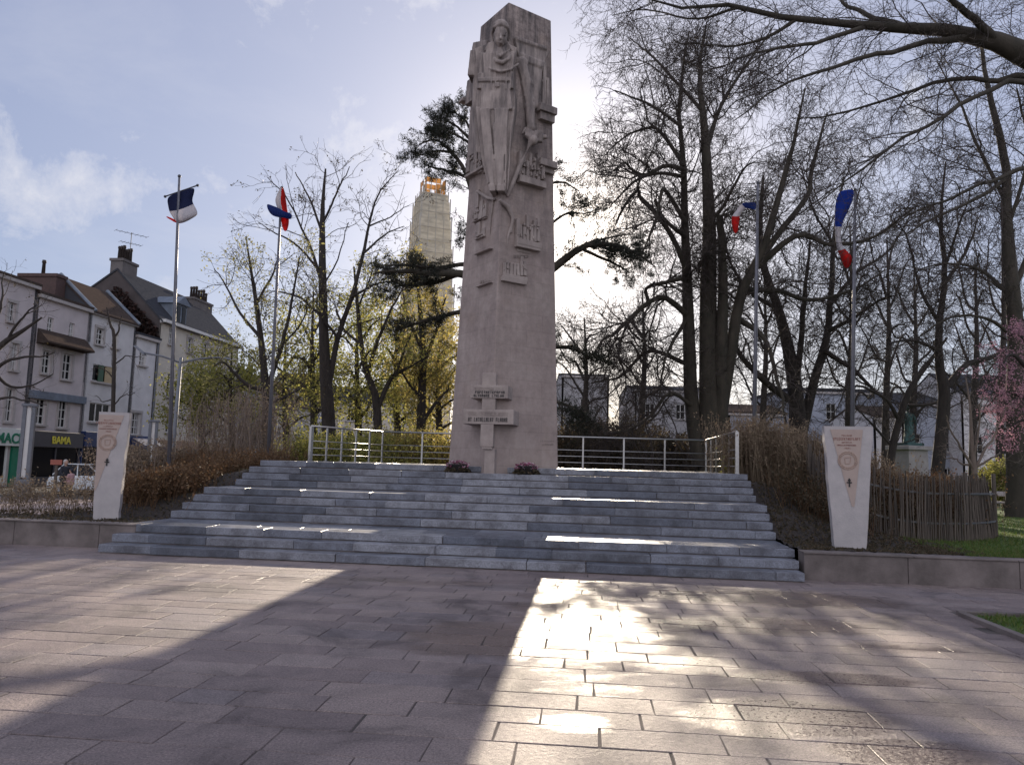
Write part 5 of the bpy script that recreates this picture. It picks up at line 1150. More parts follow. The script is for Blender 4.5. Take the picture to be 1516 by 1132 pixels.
# ------------------------------------------------------------------ trees
TW = dict(k=5, curv=.22)
def build_trees():
    A = dict
    # the giant multi-stemmed tree
    limbs = [([(1052, 690, 18), (1050, 560, 14.5), (1048, 450, 12.5), (1050, 380, 11), (1050, 320, 9.5), (1047, 270, 8), (1045, 215, 7), (1040, 160, 5), (1035, 100, 3), (1045, 40, 1.5)], 0),
             ([(1037, 690, 15), (1024, 600, 13), (1021, 500, 11.5), (1018, 400, 9), (1016, 320, 7), (1017, 250, 5.5), (1012, 180, 4), (1016, 110, 3), (1028, 50, 1.5)], .6),
             ([(1066, 690, 15), (1067, 560, 13), (1070, 430, 9), (1068, 370, 7.5), (1067, 318, 6.5)], -.8), ([(1068, 600, 13), (1082, 520, 11), (1095, 440, 9.5), (1120, 390, 8), (1138, 350, 7), (1165, 260, 5), (1180, 210, 3.5), (1197, 130, 1.5)], -1.5),
             ([(1108, 405, 8.5), (1150, 350, 6), (1195, 290, 4.8), (1200, 250, 3.8), (1218, 170, 1.5)], 2), ([(1120, 395, 7), (1180, 348, 5), (1230, 362, 4), (1290, 350, 3), (1345, 305, 1.3)], -2), ([(1100, 430, 6), (1150, 430, 4.5), (1200, 445, 3.5), (1260, 430, 2.5), (1310, 400, 1.2)], 3),
             ([(1018, 405, 6), (1000, 360, 5), (975, 320, 4.6), (948, 292, 4.2), (944, 282, 3.6), (925, 300, 3), (912, 330, 1.6)], -1), ([(1016, 252, 4.6), (985, 245, 4), (955, 259, 3.4), (930, 252, 2.8), (918, 243, 2), (898, 254, 1)], -2), ([(1013, 245, 4.4), (985, 205, 3.6), (965, 190, 2.8), (930, 202, 2), (893, 228, 1)], 1.5),
             ([(1015, 262, 4), (975, 258, 3.2), (935, 272, 2.4), (902, 305, 1)], 2), ([(1016, 465, 6), (985, 440, 5.2), (960, 446, 4.6), (930, 472, 4), (911, 492, 3.2), (895, 500, 2.4), (884, 524, 1.2)], -2), ([(960, 447, 3.6), (957, 426, 3.2), (985, 417, 3.6), (1014, 410, 4.4)], -1.5),
             ([(1014, 475, 4), (992, 520, 2.6), (985, 585, 1.4)], -1.5), ([(932, 468, 2.6), (917, 520, 2), (926, 565, 1.5), (911, 615, .8)], -2), ([(1030, 605, 4), (992, 582, 3.2), (960, 618, 2.6), (915, 636, 2), (882, 628, 1)], -3),
             ([(1015, 330, 4.6), (990, 290, 3.8), (978, 282, 3.4), (968, 330, 2.2), (958, 362, 1.2)], -2), ([(1014, 350, 4.4), (985, 325, 3.6), (975, 300, 3)], -1), ([(1050, 330, 4), (1075, 300, 3.2), (1100, 255, 2.2), (1120, 240, 1.2)], -2.5),
             ([(1020, 540, 5), (960, 520, 3.5), (920, 560, 2.4), (880, 570, 1.2)], 3), ([(1090, 470, 6), (1130, 500, 4.5), (1150, 560, 3.2), (1160, 610, 2)], -2), ([(1046, 220, 5), (1070, 150, 3.4), (1110, 90, 2.4), (1150, 40, 1.2)], 3), ([(1040, 165, 4), (1000, 120, 3), (960, 80, 2), (930, 60, 1)], 2), ([(1012, 190, 3.4), (960, 150, 2.4), (915, 130, 1.2)], 0)]
    make_tree('big_tree', 'giant bare multi-stemmed tree with a moss-dark trunk right behind the terrace railing', limbs, 32, -.05,
              [A(per_m=2.4, lmin=1.2, lmax=4.4, ang=(.45, 1.15), k=8, curv=.30, grav=-.02, sides=4, slender=.012), A(per_m=3.0, lmin=.7, lmax=2.3, ang=(.45, 1.1), k=6, curv=.27, grav=-.04, slender=.011, rmin=.009), A(per_m=3.6, lmin=.4, lmax=1.3, ang=(.4, 1.0), k=4, curv=.25, grav=-.06, rmin=.0095, cap=24000), A(per_m=2.6, lmin=.25, lmax=.8, ang=(.4, 1.0), k=3, curv=.2, grav=-.05, rmin=.0085, cap=40000)], bark='bark_moss', sides=10)
    # forked tree right of it
    limbs = [([(1184, 690, 15), (1180, 600, 12.5), (1168, 520, 9.5), (1150, 450, 7), (1132, 400, 6), (1125, 340, 4), (1130, 260, 1.8)], 0), ([(1187, 640, 11), (1205, 565, 8.5), (1225, 500, 7), (1233, 430, 5.5), (1240, 350, 4), (1256, 260, 1.8)], 1), ([(1178, 575, 7), (1186, 500, 5.5), (1190, 440, 4.5), (1203, 350, 2)], -1.5),
             ([(1166, 590, 8), (1130, 562, 6), (1100, 530, 4.8), (1080, 498, 3), (1060, 480, 1.5)], -2), ([(1222, 520, 5), (1265, 550, 3.6), (1310, 592, 2.2), (1342, 604, 1)], -2), ([(1230, 450, 4), (1270, 400, 3), (1310, 370, 2), (1340, 320, 1)], 1), ([(1155, 460, 4.5), (1110, 430, 3.4), (1085, 390, 2.2), (1070, 350, 1)], 1), ([(1226, 490, 4.5), (1262, 470, 3.2), (1300, 440, 2.2), (1330, 430, 1)], -2), ([(1238, 370, 3), (1205, 310, 2), (1190, 250, 1)], -1)]
    make_tree('forked_tree', 'bare tree forking low into a wide V between the third and rightmost flagpoles', limbs, 38, -.05,
              [A(per_m=2.2, lmin=1.2, lmax=4.2, k=8, curv=.28, sides=4, slender=.012), A(per_m=3.0, lmin=.7, lmax=2.2, k=6, curv=.27, slender=.011, rmin=.01), A(per_m=3.4, lmin=.4, lmax=1.3, k=4, curv=.25, rmin=.011, cap=18000), A(per_m=2.4, lmin=.3, lmax=.8, k=3, rmin=.0095, cap=28000)])
    # dark slim tree beside the statue, and its leaning neighbour
    limbs = [([(1388, 700, 9.5), (1396, 620, 9), (1398, 575, 8.5), (1391, 545, 6.5), (1390, 480, 5), (1400, 400, 4), (1392, 330, 2.8), (1400, 240, 1.3)], 0), ([(1402, 572, 6.5), (1430, 540, 5), (1470, 525, 4), (1520, 488, 2)], 1.5), ([(1391, 480, 4), (1365, 430, 3), (1350, 370, 2), (1330, 330, 1)], -1), ([(1399, 420, 3.6), (1430, 370, 2.6), (1450, 320, 1.2)], 1), ([(1392, 520, 4), (1350, 500, 2.8), (1310, 500, 1.4)], -2), ([(1398, 400, 3), (1420, 330, 2), (1430, 270, 1)], -1.5)]
    make_tree('slim_tree', 'bare slim tree with a dark leaning trunk just right of the bronze statue', limbs, 30, .3,
              [A(per_m=2.4, lmin=.9, lmax=3.4, k=8, curv=.28, sides=4, slender=.012), A(per_m=3.2, lmin=.6, lmax=1.9, k=6, curv=.27, slender=.011, rmin=.008), A(per_m=3.6, lmin=.35, lmax=1.1, k=4, curv=.25, rmin=.0085, cap=15000), A(per_m=2.4, lmin=.25, lmax=.7, k=3, rmin=.0075, cap=25000)])
    limbs = [([(1317, 690, 6), (1324, 650, 5.5), (1338, 600, 5), (1352, 568, 4.5), (1380, 530, 3), (1402, 500, 1.6)], 0), ([(1330, 620, 4), (1310, 590, 3), (1270, 570, 2.2), (1240, 572, 1)], -1), ([(1320, 660, 3), (1290, 625, 2), (1270, 600, 1)], 0), ([(1345, 600, 3), (1390, 598, 2.2), (1440, 575, 1)], -.5)]
    make_tree('slanting_tree', 'small bare slanting tree just left of the bronze statue', limbs, 34, .0,
              [A(per_m=1.5, lmin=.8, lmax=2.4, k=5, sides=4), A(per_m=2.5, lmin=.5, lmax=1.4, k=4), A(per_m=3, lmin=.3, lmax=.8, k=3, rmin=.0055, cap=8000)])
    # thick right-hand trunk
    limbs = [([(1508, 765, 19), (1506, 735, 15), (1505, 690, 13.5), (1503, 600, 13), (1505, 500, 11.5), (1498, 420, 10), (1490, 330, 8), (1490, 250, 6), (1475, 180, 5), (1460, 120, 3.5), (1450, 40, 2)], 0), ([(1492, 262, 4.6), (1460, 285, 3.8), (1420, 302, 3), (1370, 325, 2), (1330, 345, 1)], -2), ([(1500, 430, 6), (1530, 360, 5), (1560, 260, 3)], 1), ([(1490, 300, 4), (1450, 220, 3), (1420, 150, 2), (1390, 90, 1)], 1.5), ([(1498, 440, 4), (1450, 400, 3), (1400, 390, 2), (1350, 400, 1)], 2), ([(1490, 345, 4), (1520, 240, 3), (1510, 140, 1.6)], -1), ([(1503, 500, 4), (1460, 470, 3), (1410, 470, 2), (1370, 490, 1)], -1)]
    make_tree('stout_tree', 'stout bare tree on the lawn at the right edge, its trunk flaring at the grass', limbs, 25.7, .42,
              [A(per_m=2.4, lmin=1, lmax=3.8, k=8, curv=.26, grav=-.06, sides=4, slender=.011), A(per_m=3.2, lmin=.6, lmax=2.1, k=6, grav=-.1, slender=.010, rmin=.007), A(per_m=3.6, lmin=.4, lmax=1.2, k=4, grav=-.1, rmin=.0075, cap=18000), A(per_m=2.4, lmin=.25, lmax=.7, k=3, grav=-.05, rmin=.0065, cap=30000)], bark='bark_moss')
    # overhanging limbs from the near tree outside the frame
    limbs = [([(1770, 900, 60), (1765, 700, 52), (1760, 500, 46), (1745, 330, 42), (1710, 215, 30), (1610, 120, 24), (1516, 82, 18.5), (1470, 60, 14), (1400, 45, 10), (1340, 42, 8), (1280, 38, 6.4), (1200, 30, 4.8), (1120, 20, 4), (1060, 4, 3), (1000, 12, 2), (935, -8, 1)], 0),
             ([(1440, 52, 8), (1405, 60, 6.5), (1370, 61, 5.5), (1325, 74, 4.8), (1283, 78, 4.4), (1230, 97, 3.5), (1177, 106, 2.5), (1120, 140, 1.6), (1085, 165, .8)], -1), ([(1600, 125, 8), (1516, 112, 6), (1470, 124, 5), (1440, 120, 4.6), (1389, 129, 3.8), (1340, 146, 3), (1304, 155, 2.6), (1230, 182, 1.8), (1160, 190, .8)], 1), ([(1610, 140, 7), (1507, 118, 5.5), (1465, 133, 4.4), (1425, 148, 4), (1389, 171, 3.4), (1338, 193, 2.8), (1290, 232, 2.2), (1249, 261, 1.6), (1200, 300, .8)], -1.5),
             ([(1745, 340, 18), (1700, 270, 12), (1620, 235, 7), (1516, 249, 4.6), (1480, 266, 3.8), (1444, 275, 3.2), (1405, 300, 2.6), (1368, 316, 2), (1310, 350, .9)], -1), ([(1480, 65, 9), (1440, 20, 7), (1400, -30, 5)], -1), ([(1340, 42, 7), (1300, 15, 5), (1250, -25, 3)], 1), ([(1180, 28, 4), (1130, 60, 2.8), (1070, 70, 1.8), (1000, 60, 1)], .5), ([(1700, 210, 20), (1600, 60, 12), (1560, -60, 8)], 2), ([(1280, 40, 5), (1200, 66, 3.6), (1120, 80, 2.2), (1040, 110, 1)], -1), ([(1090, 12, 3), (1030, 30, 2), (960, 20, 1.3), (905, 30, .8)], 1)]
    make_tree('overhanging_tree', 'near bare tree reaching in from the right with a long limb across the upper sky', limbs, 15, .0,
              [A(per_m=3.6, lmin=.6, lmax=2.6, ang=(.4, 1.0), k=8, curv=.22, grav=-.07, sides=4, slender=.009, tmin=.3), A(per_m=5.0, lmin=.4, lmax=1.4, k=6, curv=.22, grav=-.10, slender=.008, rmin=.004), A(per_m=5.5, lmin=.2, lmax=.75, k=4, grav=-.10, rmin=.0044, cap=26000), A(per_m=3.5, lmin=.12, lmax=.4, k=3, rmin=.0038, cap=42000)], bark='bark_moss', sides=12)
    # pink blossom tree at the right edge
    limbs = [([(1560, 760, 10), (1556, 680, 9), (1548, 600, 8), (1540, 540, 6)], 0), ([(1545, 580, 5), (1515, 540, 4), (1490, 520, 2.6), (1466, 535, 1.2)], -.6), ([(1548, 600, 4), (1510, 585, 3), (1480, 580, 2), (1462, 600, 1)], .6), ([(1540, 545, 4), (1530, 500, 3), (1515, 475, 1.5)], 0), ([(1550, 630, 3.4), (1515, 620, 2.4), (1494, 632, 1.2)], -.4), ([(1535, 520, 3), (1500, 495, 2), (1478, 510, 1)], 1)]
    make_tree('pink_cherry', 'small tree in pink blossom at the right edge in front of the stout trunk', limbs, 21.5, .42,
              [A(per_m=4, lmin=.5, lmax=1.2, k=5, grav=-.25, sides=4), A(per_m=5, lmin=.3, lmax=.8, k=4, grav=-.35, rmin=.004), A(per_m=6, lmin=.2, lmax=.6, k=3, grav=-.3, rmin=.003, cap=7000)], leaf=('pink', 16, .055, .05), group='small ornamental trees')
    limbs = [([(1443, 700, 4), (1441, 680, 3.6), (1438, 640, 2.6), (1436, 600, 1.6), (1430, 560, .8)], 0), ([(1443, 695, 3), (1460, 660, 2.4), (1475, 630, 1.6), (1480, 600, .8)], .4), ([(1442, 695, 3), (1425, 665, 2), (1410, 640, 1.4), (1400, 615, .7)], -.4), ([(1444, 692, 2.4), (1466, 680, 1.8), (1490, 665, .8)], -.3), ([(1440, 690, 2.4), (1420, 682, 1.6), (1400, 672, .7)], .5), ([(1441, 680, 2.2), (1450, 630, 1.6), (1455, 580, .8)], -.5)]
    make_tree('small_shrub_tree', 'small grey vase-shaped bare tree rising behind the paling fence', limbs, 20, .44,
              [A(per_m=3.5, lmin=.4, lmax=1.1, k=5, sides=4, slender=.009), A(per_m=5, lmin=.3, lmax=.7, k=4, rmin=.0035), A(per_m=5, lmin=.15, lmax=.4, k=3, rmin=.003, cap=5000)], twig='twig_light', bark='twig_light', group='small ornamental trees')
    # ---------------- left side
    limbs = [([(490, 700, 11), (485, 600, 10), (481, 540, 8.5), (478, 440, 6.5), (477, 360, 5), (478, 300, 3), (482, 250, 1.3)], 0), ([(485, 580, 7.5), (500, 500, 6), (520, 440, 5), (536, 380, 4), (546, 330, 2.8), (560, 290, 1.8), (588, 258, .8)], 1), ([(478, 425, 4.4), (462, 370, 3.2), (445, 330, 2.2), (428, 290, 1.6), (400, 262, .8)], -1), ([(477, 345, 3.2), (462, 300, 2.2), (440, 260, 1)], 1), ([(478, 330, 3), (500, 285, 2), (522, 245, .9)], -1), ([(477, 405, 3.4), (440, 365, 2.4), (405, 345, 1.5), (378, 330, .8)], -1.5), ([(538, 375, 3), (570, 350, 2), (600, 340, .9)], 1.5), ([(520, 440, 3.2), (560, 420, 2.2), (600, 415, 1)], -1), ([(479, 470, 4), (440, 440, 2.6), (400, 430, 1.2)], 2), ([(546, 335, 2.2), (575, 320, 1.4), (604, 300, .7)], 0), ([(500, 500, 3.6), (470, 450, 2.4), (500, 390, 1.6), (520, 330, .8)], -2)]
    make_tree('budding_tree', 'tall bare budding tree on the left, its fan-shaped crown tallest between second pole and tower', limbs, 35, -.05, thin=.66, levels=
              [A(per_m=1.6, lmin=1.0, lmax=3.2, k=7, curv=.26, grav=.03, sides=4, slender=.012), A(per_m=2.2, lmin=.6, lmax=1.8, k=5, curv=.25, grav=.03, slender=.011, rmin=.01), A(per_m=2.6, lmin=.35, lmax=1.0, k=4, rmin=.009, cap=12000)], leaf=('twig_leaf', 1.6, .10, .06))
    limbs = [([(560, 700, 7), (558, 600, 6), (546, 560, 5), (536, 520, 4), (530, 460, 3), (524, 395, 1.3)], 0), ([(560, 602, 5), (580, 560, 4), (605, 548, 3), (628, 536, 1.4)], .6), ([(546, 548, 4), (560, 500, 3), (582, 450, 2), (600, 415, .9)], -.6), ([(534, 510, 3), (505, 480, 2), (490, 440, 1)], 1), ([(585, 556, 3), (600, 510, 2), (612, 470, 1)], 1), ([(530, 455, 2.2), (548, 410, 1.4), (560, 370, .8)], 0)]
    make_tree('y_shaped_tree', 'dark tree forking into a Y behind the left railing', limbs, 39, -.05,
              [A(per_m=2.2, lmin=.9, lmax=2.9, k=6, curv=.26, sides=4, grav=.03), A(per_m=3, lmin=.6, lmax=1.6, k=5, curv=.25, rmin=.01), A(per_m=3, lmin=.35, lmax=.9, k=3, rmin=.0085, cap=12000)], leaf=('leaf_yg', 3.6, .14, .18), group='leafing park trees')
    limbs = [([(622, 700, 8), (624, 600, 6.5), (626, 520, 5), (621, 450, 3), (616, 395, 1.3)], 0), ([(627, 622, 4), (650, 590, 3), (668, 572, 1.4)], .6), ([(626, 540, 4), (645, 490, 3), (660, 440, 1.4)], -.6), ([(625, 520, 3.4), (605, 470, 2.4), (595, 420, 1)], 1), ([(624, 590, 3), (600, 560, 2), (585, 530, 1)], -1)]
    make_tree('gold_leafed_tree', 'tree with golden green spring leaves just left of the monument', limbs, 41, -.05,
              [A(per_m=2.2, lmin=.9, lmax=2.9, k=6, curv=.26, sides=4, grav=.03), A(per_m=3, lmin=.6, lmax=1.6, k=5, curv=.25, rmin=.01), A(per_m=3, lmin=.35, lmax=.9, k=3, rmin=.0085, cap=12000)], leaf=('leaf_gold', 9, .15, .22), group='leafing park trees')
    limbs = [([(396, 700, 9), (395, 600, 7.5), (392, 560, 6), (386, 500, 4.5), (378, 440, 3), (370, 390, 1.8), (364, 350, .9)], 0), ([(394, 582, 5), (411, 520, 4), (425, 450, 2.6), (431, 385, 1.1)], -.8), ([(392, 578, 5), (366, 570, 3.6), (345, 552, 2.6), (328, 534, 1.8), (314, 540, 1)], -1), ([(386, 500, 3.6), (352, 460, 2.4), (330, 420, 1.4), (318, 395, .8)], 1), ([(380, 450, 2.8), (402, 400, 1.8), (410, 360, .9)], 1), ([(394, 600, 3.4), (425, 585, 2.2), (452, 575, 1)], .6), ([(411, 520, 2.6), (440, 480, 1.6), (452, 440, .8)], 0)]
    make_tree('sprouting_tree', 'tree sprouting small pale leaves right beside the second flagpole', limbs, 31, .2,
              [A(per_m=2.2, lmin=.9, lmax=2.9, k=6, curv=.26, sides=4, grav=.03), A(per_m=3, lmin=.6, lmax=1.6, k=5, curv=.25, rmin=.01), A(per_m=3, lmin=.35, lmax=.9, k=3, rmin=.0085, cap=12000)], leaf=('leaf_pale', 5.5, .10, .11), group='leafing park trees')
    for (x, d, yt, lab, lm, per) in ((466, 46, 430, 'thin trunked tree in yellow green leaf behind the left end of the railing', 'leaf_yg', 1.5), (532, 50, 450, 'thin trunked tree in yellow green leaf behind the middle of the left railing', 'leaf_yg', 1.6), (652, 47, 500, 'bushy golden tree tight against the left edge of the monument', 'leaf_gold', 2.2), (345, 48, 520, 'low leafy tree in front of the far street houses', 'leaf_yg', 1.6), (425, 52, 500, 'broad leafy tree in front of the steep gabled beige house', 'leaf_gold', 1.3), (590, 54, 470, 'dense yellow green tree behind the Y-forked tree', 'leaf_yg', 1.6), (300, 50, 540, 'yellow green tree in front of the cream street house', 'leaf_yg', 1.3)):
        h = 690-yt; limbs = [([(x, 700, 6), (x-2, 690-h*.35, 5), (x-4, 690-h*.65, 3), (x-2, yt, 1)], 0)]
        for q in range(7):
            y0 = 690-h*(.28+.08*q); sg = -1 if q % 2 else 1; w = random.uniform(30, 55)*(1-.06*q); limbs.append(([(x-2, y0, 3), (x+sg*w*.5, y0-h*.09, 2.2), (x+sg*w, y0-h*random.uniform(.1, .2), .9)], random.uniform(-2, 2)))
        make_tree('leafy_tree', lab, limbs, d, -.1, [A(per_m=2.4, lmin=.9, lmax=2.9, k=6, curv=.25, sides=4), A(per_m=2.6, lmin=.6, lmax=1.7, k=4), A(per_m=2.2, lmin=.4, lmax=1.0, k=3, rmin=.009, cap=7000)], leaf=(lm, per*6.5, .19, .3), group='leafing park trees')
    limbs = [([(-60, 720, 9), (-56, 600, 8), (-42, 560, 6.5), (0, 512, 4.6), (30, 492, 3.2), (62, 470, 1.4)], 0), ([(-52, 592, 5.5), (0, 547, 3.6), (40, 535, 2.4), (88, 530, 1)], -1), ([(-42, 562, 5), (-12, 480, 3.6), (4, 440, 2), (10, 398, .8)], .6), ([(10, 505, 3), (28, 470, 2), (42, 448, 1)], -.6), ([(-20, 530, 3.6), (10, 570, 2.6), (45, 575, 1.6), (75, 560, .9)], 1), ([(-54, 600, 5), (-20, 600, 3.5), (15, 590, 2), (50, 600, .9)], -1)]
    make_tree('street_tree', 'bare tree reaching in from the left edge across the pink houses', limbs, 23, -.05,
              [A(per_m=2, lmin=.6, lmax=1.8, k=5, sides=4, grav=.03), A(per_m=3, lmin=.4, lmax=1.0, k=4), A(per_m=3, lmin=.25, lmax=.6, k=3, rmin=.0042, cap=6000)], leaf=('twig_leaf', .8, .06, .05), group='bare street trees')
    limbs = [([(166, 712, 3.6), (167, 620, 3.2), (168.5, 560, 3), (169, 497, 2.6), (163, 480, 1.8), (158, 455, .9)], 0), ([(169, 499, 2), (179, 487, 1.6), (184, 478, 1.4), (190, 470, .8)], .3), ([(168.5, 540, 1.4), (190, 525, 1), (212, 520, .6)], .5), ([(168, 600, 1.3), (182, 588, 1), (206, 590, .6)], -.4), ([(168.5, 560, 1.3), (152, 545, 1), (134, 540, .6)], -.3), ([(168, 590, 1.2), (150, 596, .9), (136, 588, .5)], .3)]
    make_tree('young_street_tree', 'slender young street tree standing behind the left stele', limbs, 29, -.2,
              [A(per_m=1.6, lmin=.4, lmax=1.3, k=5, sides=4, slender=.008), A(per_m=3, lmin=.25, lmax=.7, k=4, rmin=.0045), A(per_m=2.5, lmin=.15, lmax=.4, k=3, rmin=.004, cap=2500)], leaf=('twig_leaf', .6, .06, .04), group='bare street trees')
    # dim bare trees standing further back on both sides
    for (x, d, yt, lab) in ((862, 46, 470, 'bare tree just right of the monument, its base hidden by shrubs'), (948, 52, 430, 'grey bare tree behind the railing left of the giant tree'), (1128, 50, 400, 'bare tree behind the third flagpole'), (1255, 48, 330, 'bare tree behind the rightmost flagpole'), (1310, 52, 350, 'bare tree in front of the pale brown-roofed house'), (1440, 46, 380, 'bare tree in the background at the right, left of the stout trunk'), (1350, 60, 400, 'far bare tree rising above the statue'), (1480, 56, 330, 'far bare tree behind the stout trunk')):
        h = 690-yt; limbs = [([(x, 700, 6), (x+2, 690-h*.3, 5), (x+6, 690-h*.6, 3.4), (x+3, yt, .9)], 0)]
        for q in range(9):
            y0 = 690-h*(.22+.075*q); sg = -1 if q % 2 else 1; w = random.uniform(40, 75)*(1-.06*q); y0 += random.uniform(-9, 9); limbs.append(([(x+3, y0, 2.6), (x+sg*w*.3, y0-h*random.uniform(.03, .12), 2), (x+sg*w*.62, y0-h*random.uniform(.06, .2), 1.5), (x+sg*w*random.uniform(.8, 1.15), y0-h*random.uniform(.08, .3), .6)], random.uniform(-2.5, 2.5)))
        make_tree('background_tree', lab, limbs, d, -.1, [A(per_m=2.0, lmin=1.2, lmax=3.6, k=6, curv=.27, sides=3), A(per_m=2.6, lmin=.7, lmax=2.0, k=5, curv=.25, rmin=.012), A(per_m=3.0, lmin=.45, lmax=1.2, k=3, rmin=.011, cap=14000)])
    # cedar behind the monument
    limbs = [([(738, 700, 22), (737, 400, 17), (735, 280, 11), (732, 200, 7), (735, 140, 3)], 0), ([(736, 345, 7), (705, 300, 5.5), (690, 255, 4.5), (665, 220, 3.4), (640, 200, 2.4), (610, 205, 1.2)], -1.2), ([(733, 240, 5), (705, 215, 3.6), (680, 190, 2.4), (655, 182, 1.2)], .5), ([(690, 262, 3.4), (660, 250, 2.6), (628, 243, 1.4)], .6), ([(672, 225, 3.2), (650, 222, 2.4), (618, 226, 1.2)], .3), ([(700, 215, 3), (676, 200, 2.2), (640, 182, 1.2)], -.8), ([(710, 220, 3), (690, 180, 2.2), (678, 168, 1)], .2), ([(680, 405, 5), (640, 420, 3.6), (590, 420, 1.6)], .6), ([(690, 405, 5), (650, 398, 3.6), (575, 392, 1.6)], -.6), ([(737, 430, 10), (690, 408, 8), (650, 406, 6), (605, 402, 4), (560, 408, 1.6)], -1), ([(737, 390, 6), (690, 392, 4.4), (640, 398, 3.2), (585, 400, 1.6)], 1), ([(736, 320, 5), (712, 335, 3), (690, 330, 1.4)], -.5), ([(738, 480, 7), (690, 462, 5), (640, 468, 3.4), (590, 482, 1.5)], .8),
             ([(738, 440, 11), (790, 415, 9.5), (826, 392, 8), (860, 366, 6.5), (900, 360, 4.6), (940, 370, 3), (968, 388, 1.4)], -1.5), ([(735, 310, 5), (790, 285, 3.6), (830, 272, 2.4), (862, 284, 1)], -.4), ([(736, 370, 5), (800, 345, 3.4), (838, 318, 2.2), (872, 322, 1)], .6), ([(738, 560, 7), (800, 520, 5), (845, 520, 3.4), (880, 545, 1.4)], .4), ([(738, 610, 6), (800, 590, 4), (850, 600, 2.4), (870, 620, 1)], -1), ([(860, 368, 3.6), (900, 385, 2.6), (935, 400, 1.2)], -.4), ([(880, 362, 3.4), (915, 372, 2.6), (955, 372, 1.2)], .5), ([(840, 380, 3.4), (880, 358, 2.6), (930, 352, 1.2)], -.5), ([(734, 190, 4), (760, 160, 3), (790, 160, 1.5)], 0)]
    root, ap = make_tree('cedar', 'dark cedar behind the monument with flat sagging tiers of needles', limbs, 29.5, -.05,
              [A(per_m=4.5, lmin=.6, lmax=1.9, ang=(.5, 1.1), k=5, curv=.14, grav=-.03, flat=.3, sides=4, tmin=.25), A(per_m=6, lmin=.3, lmax=.9, ang=(.4, .9), k=4, flat=.4, rmin=.006), A(per_m=6, lmin=.12, lmax=.34, k=3, flat=.7, rmin=.004, cap=16000)], bark='bark_moss', group='evergreen park trees')
    src = ap[-1][0]; sx = 758+F*(src[:, 0, 0])/src[:, 0, 1]
    keepn = ~((np.abs(sx-872) < 24) & (src[:, 0, 2] > 6.5) & (rng.random(len(src)) < .55))
    V, Q = leaves(src[keepn], 6, .20, .05, 0, .11, .0); base = wl(root)
    V2, Q2 = leaves(ap[-2][0], 9, .21, .06, 0, .11, .1); Vc, Qc = cat_mesh([(V, Q), (V2, Q2)])
    link('foliage', np_mesh('foliage', Vc-base, Qc), M['needle'], root)
def stems(name, label, cat, cs, h, n_leaf, stem_m, leaf_m, lsize=.05, lean=.12, rmin=.004, side=2, group='hedges and shrubs around the terrace', base_dark=None, spread=.05):
    """cs (n,3) stem feet"""
    n = len(cs); c0 = cs.mean(0); root = thing(name, label, cat, c0, group); k = 5; hh = h*rng.uniform(.6, 1.1, n) if not hasattr(h, '__len__') else h*rng.uniform(.75, 1.08, n)
    d = nrm(np.stack([rng.normal(size=n)*lean, rng.normal(size=n)*lean, np.ones(n)], 1)); Pn = np.empty((n, k, 3)); Pn[:, 0] = cs; cur = d
    for j in range(1, k): Pn[:, j] = Pn[:, j-1]+cur*(hh/(k-1))[:, None]; cur = nrm(cur+rng.normal(size=(n, 3))*.09)
    Rn = np.maximum(rmin, hh*.0035)[:, None]*np.linspace(1.2, .6, k)[None]
    a = spawn(Pn, Rn, side/np.mean(hh)*1.0, .15, .5, (.3, .9), 4, .25, .15, rmin=rmin*.7); V, Q = cat_mesh([tubes(Pn, Rn, 3), tubes(a[0], a[1], 3)] if len(a[0]) else [tubes(Pn, Rn, 3)])
    link('stems', np_mesh('stems', V-c0, Q), M[stem_m], root)
    if n_leaf:
        V, Q = leaves(np.concatenate([Pn[:, 1:], a[0]]) if len(a[0]) else Pn[:, 1:], n_leaf, lsize, spread); link('foliage', np_mesh('foliage', V-c0, Q), M[leaf_m], root)
    return root
def feet(poly, w, n, zf=None):
    """stem feet scattered along a plan polyline with half width w"""
    q, _ = resample([(x, y, 0) for x, y in poly], [1]*len(poly), 60); i = rng.integers(0, 60, n); c = q[i]+np.stack([rng.normal(size=n)*w, rng.normal(size=n)*w, 0*rng.random(n)], 1)
    c[:, 2] = [float(bed_h(*st_of(p))) for p in c] if zf is None else [zf(p) for p in c]; return c
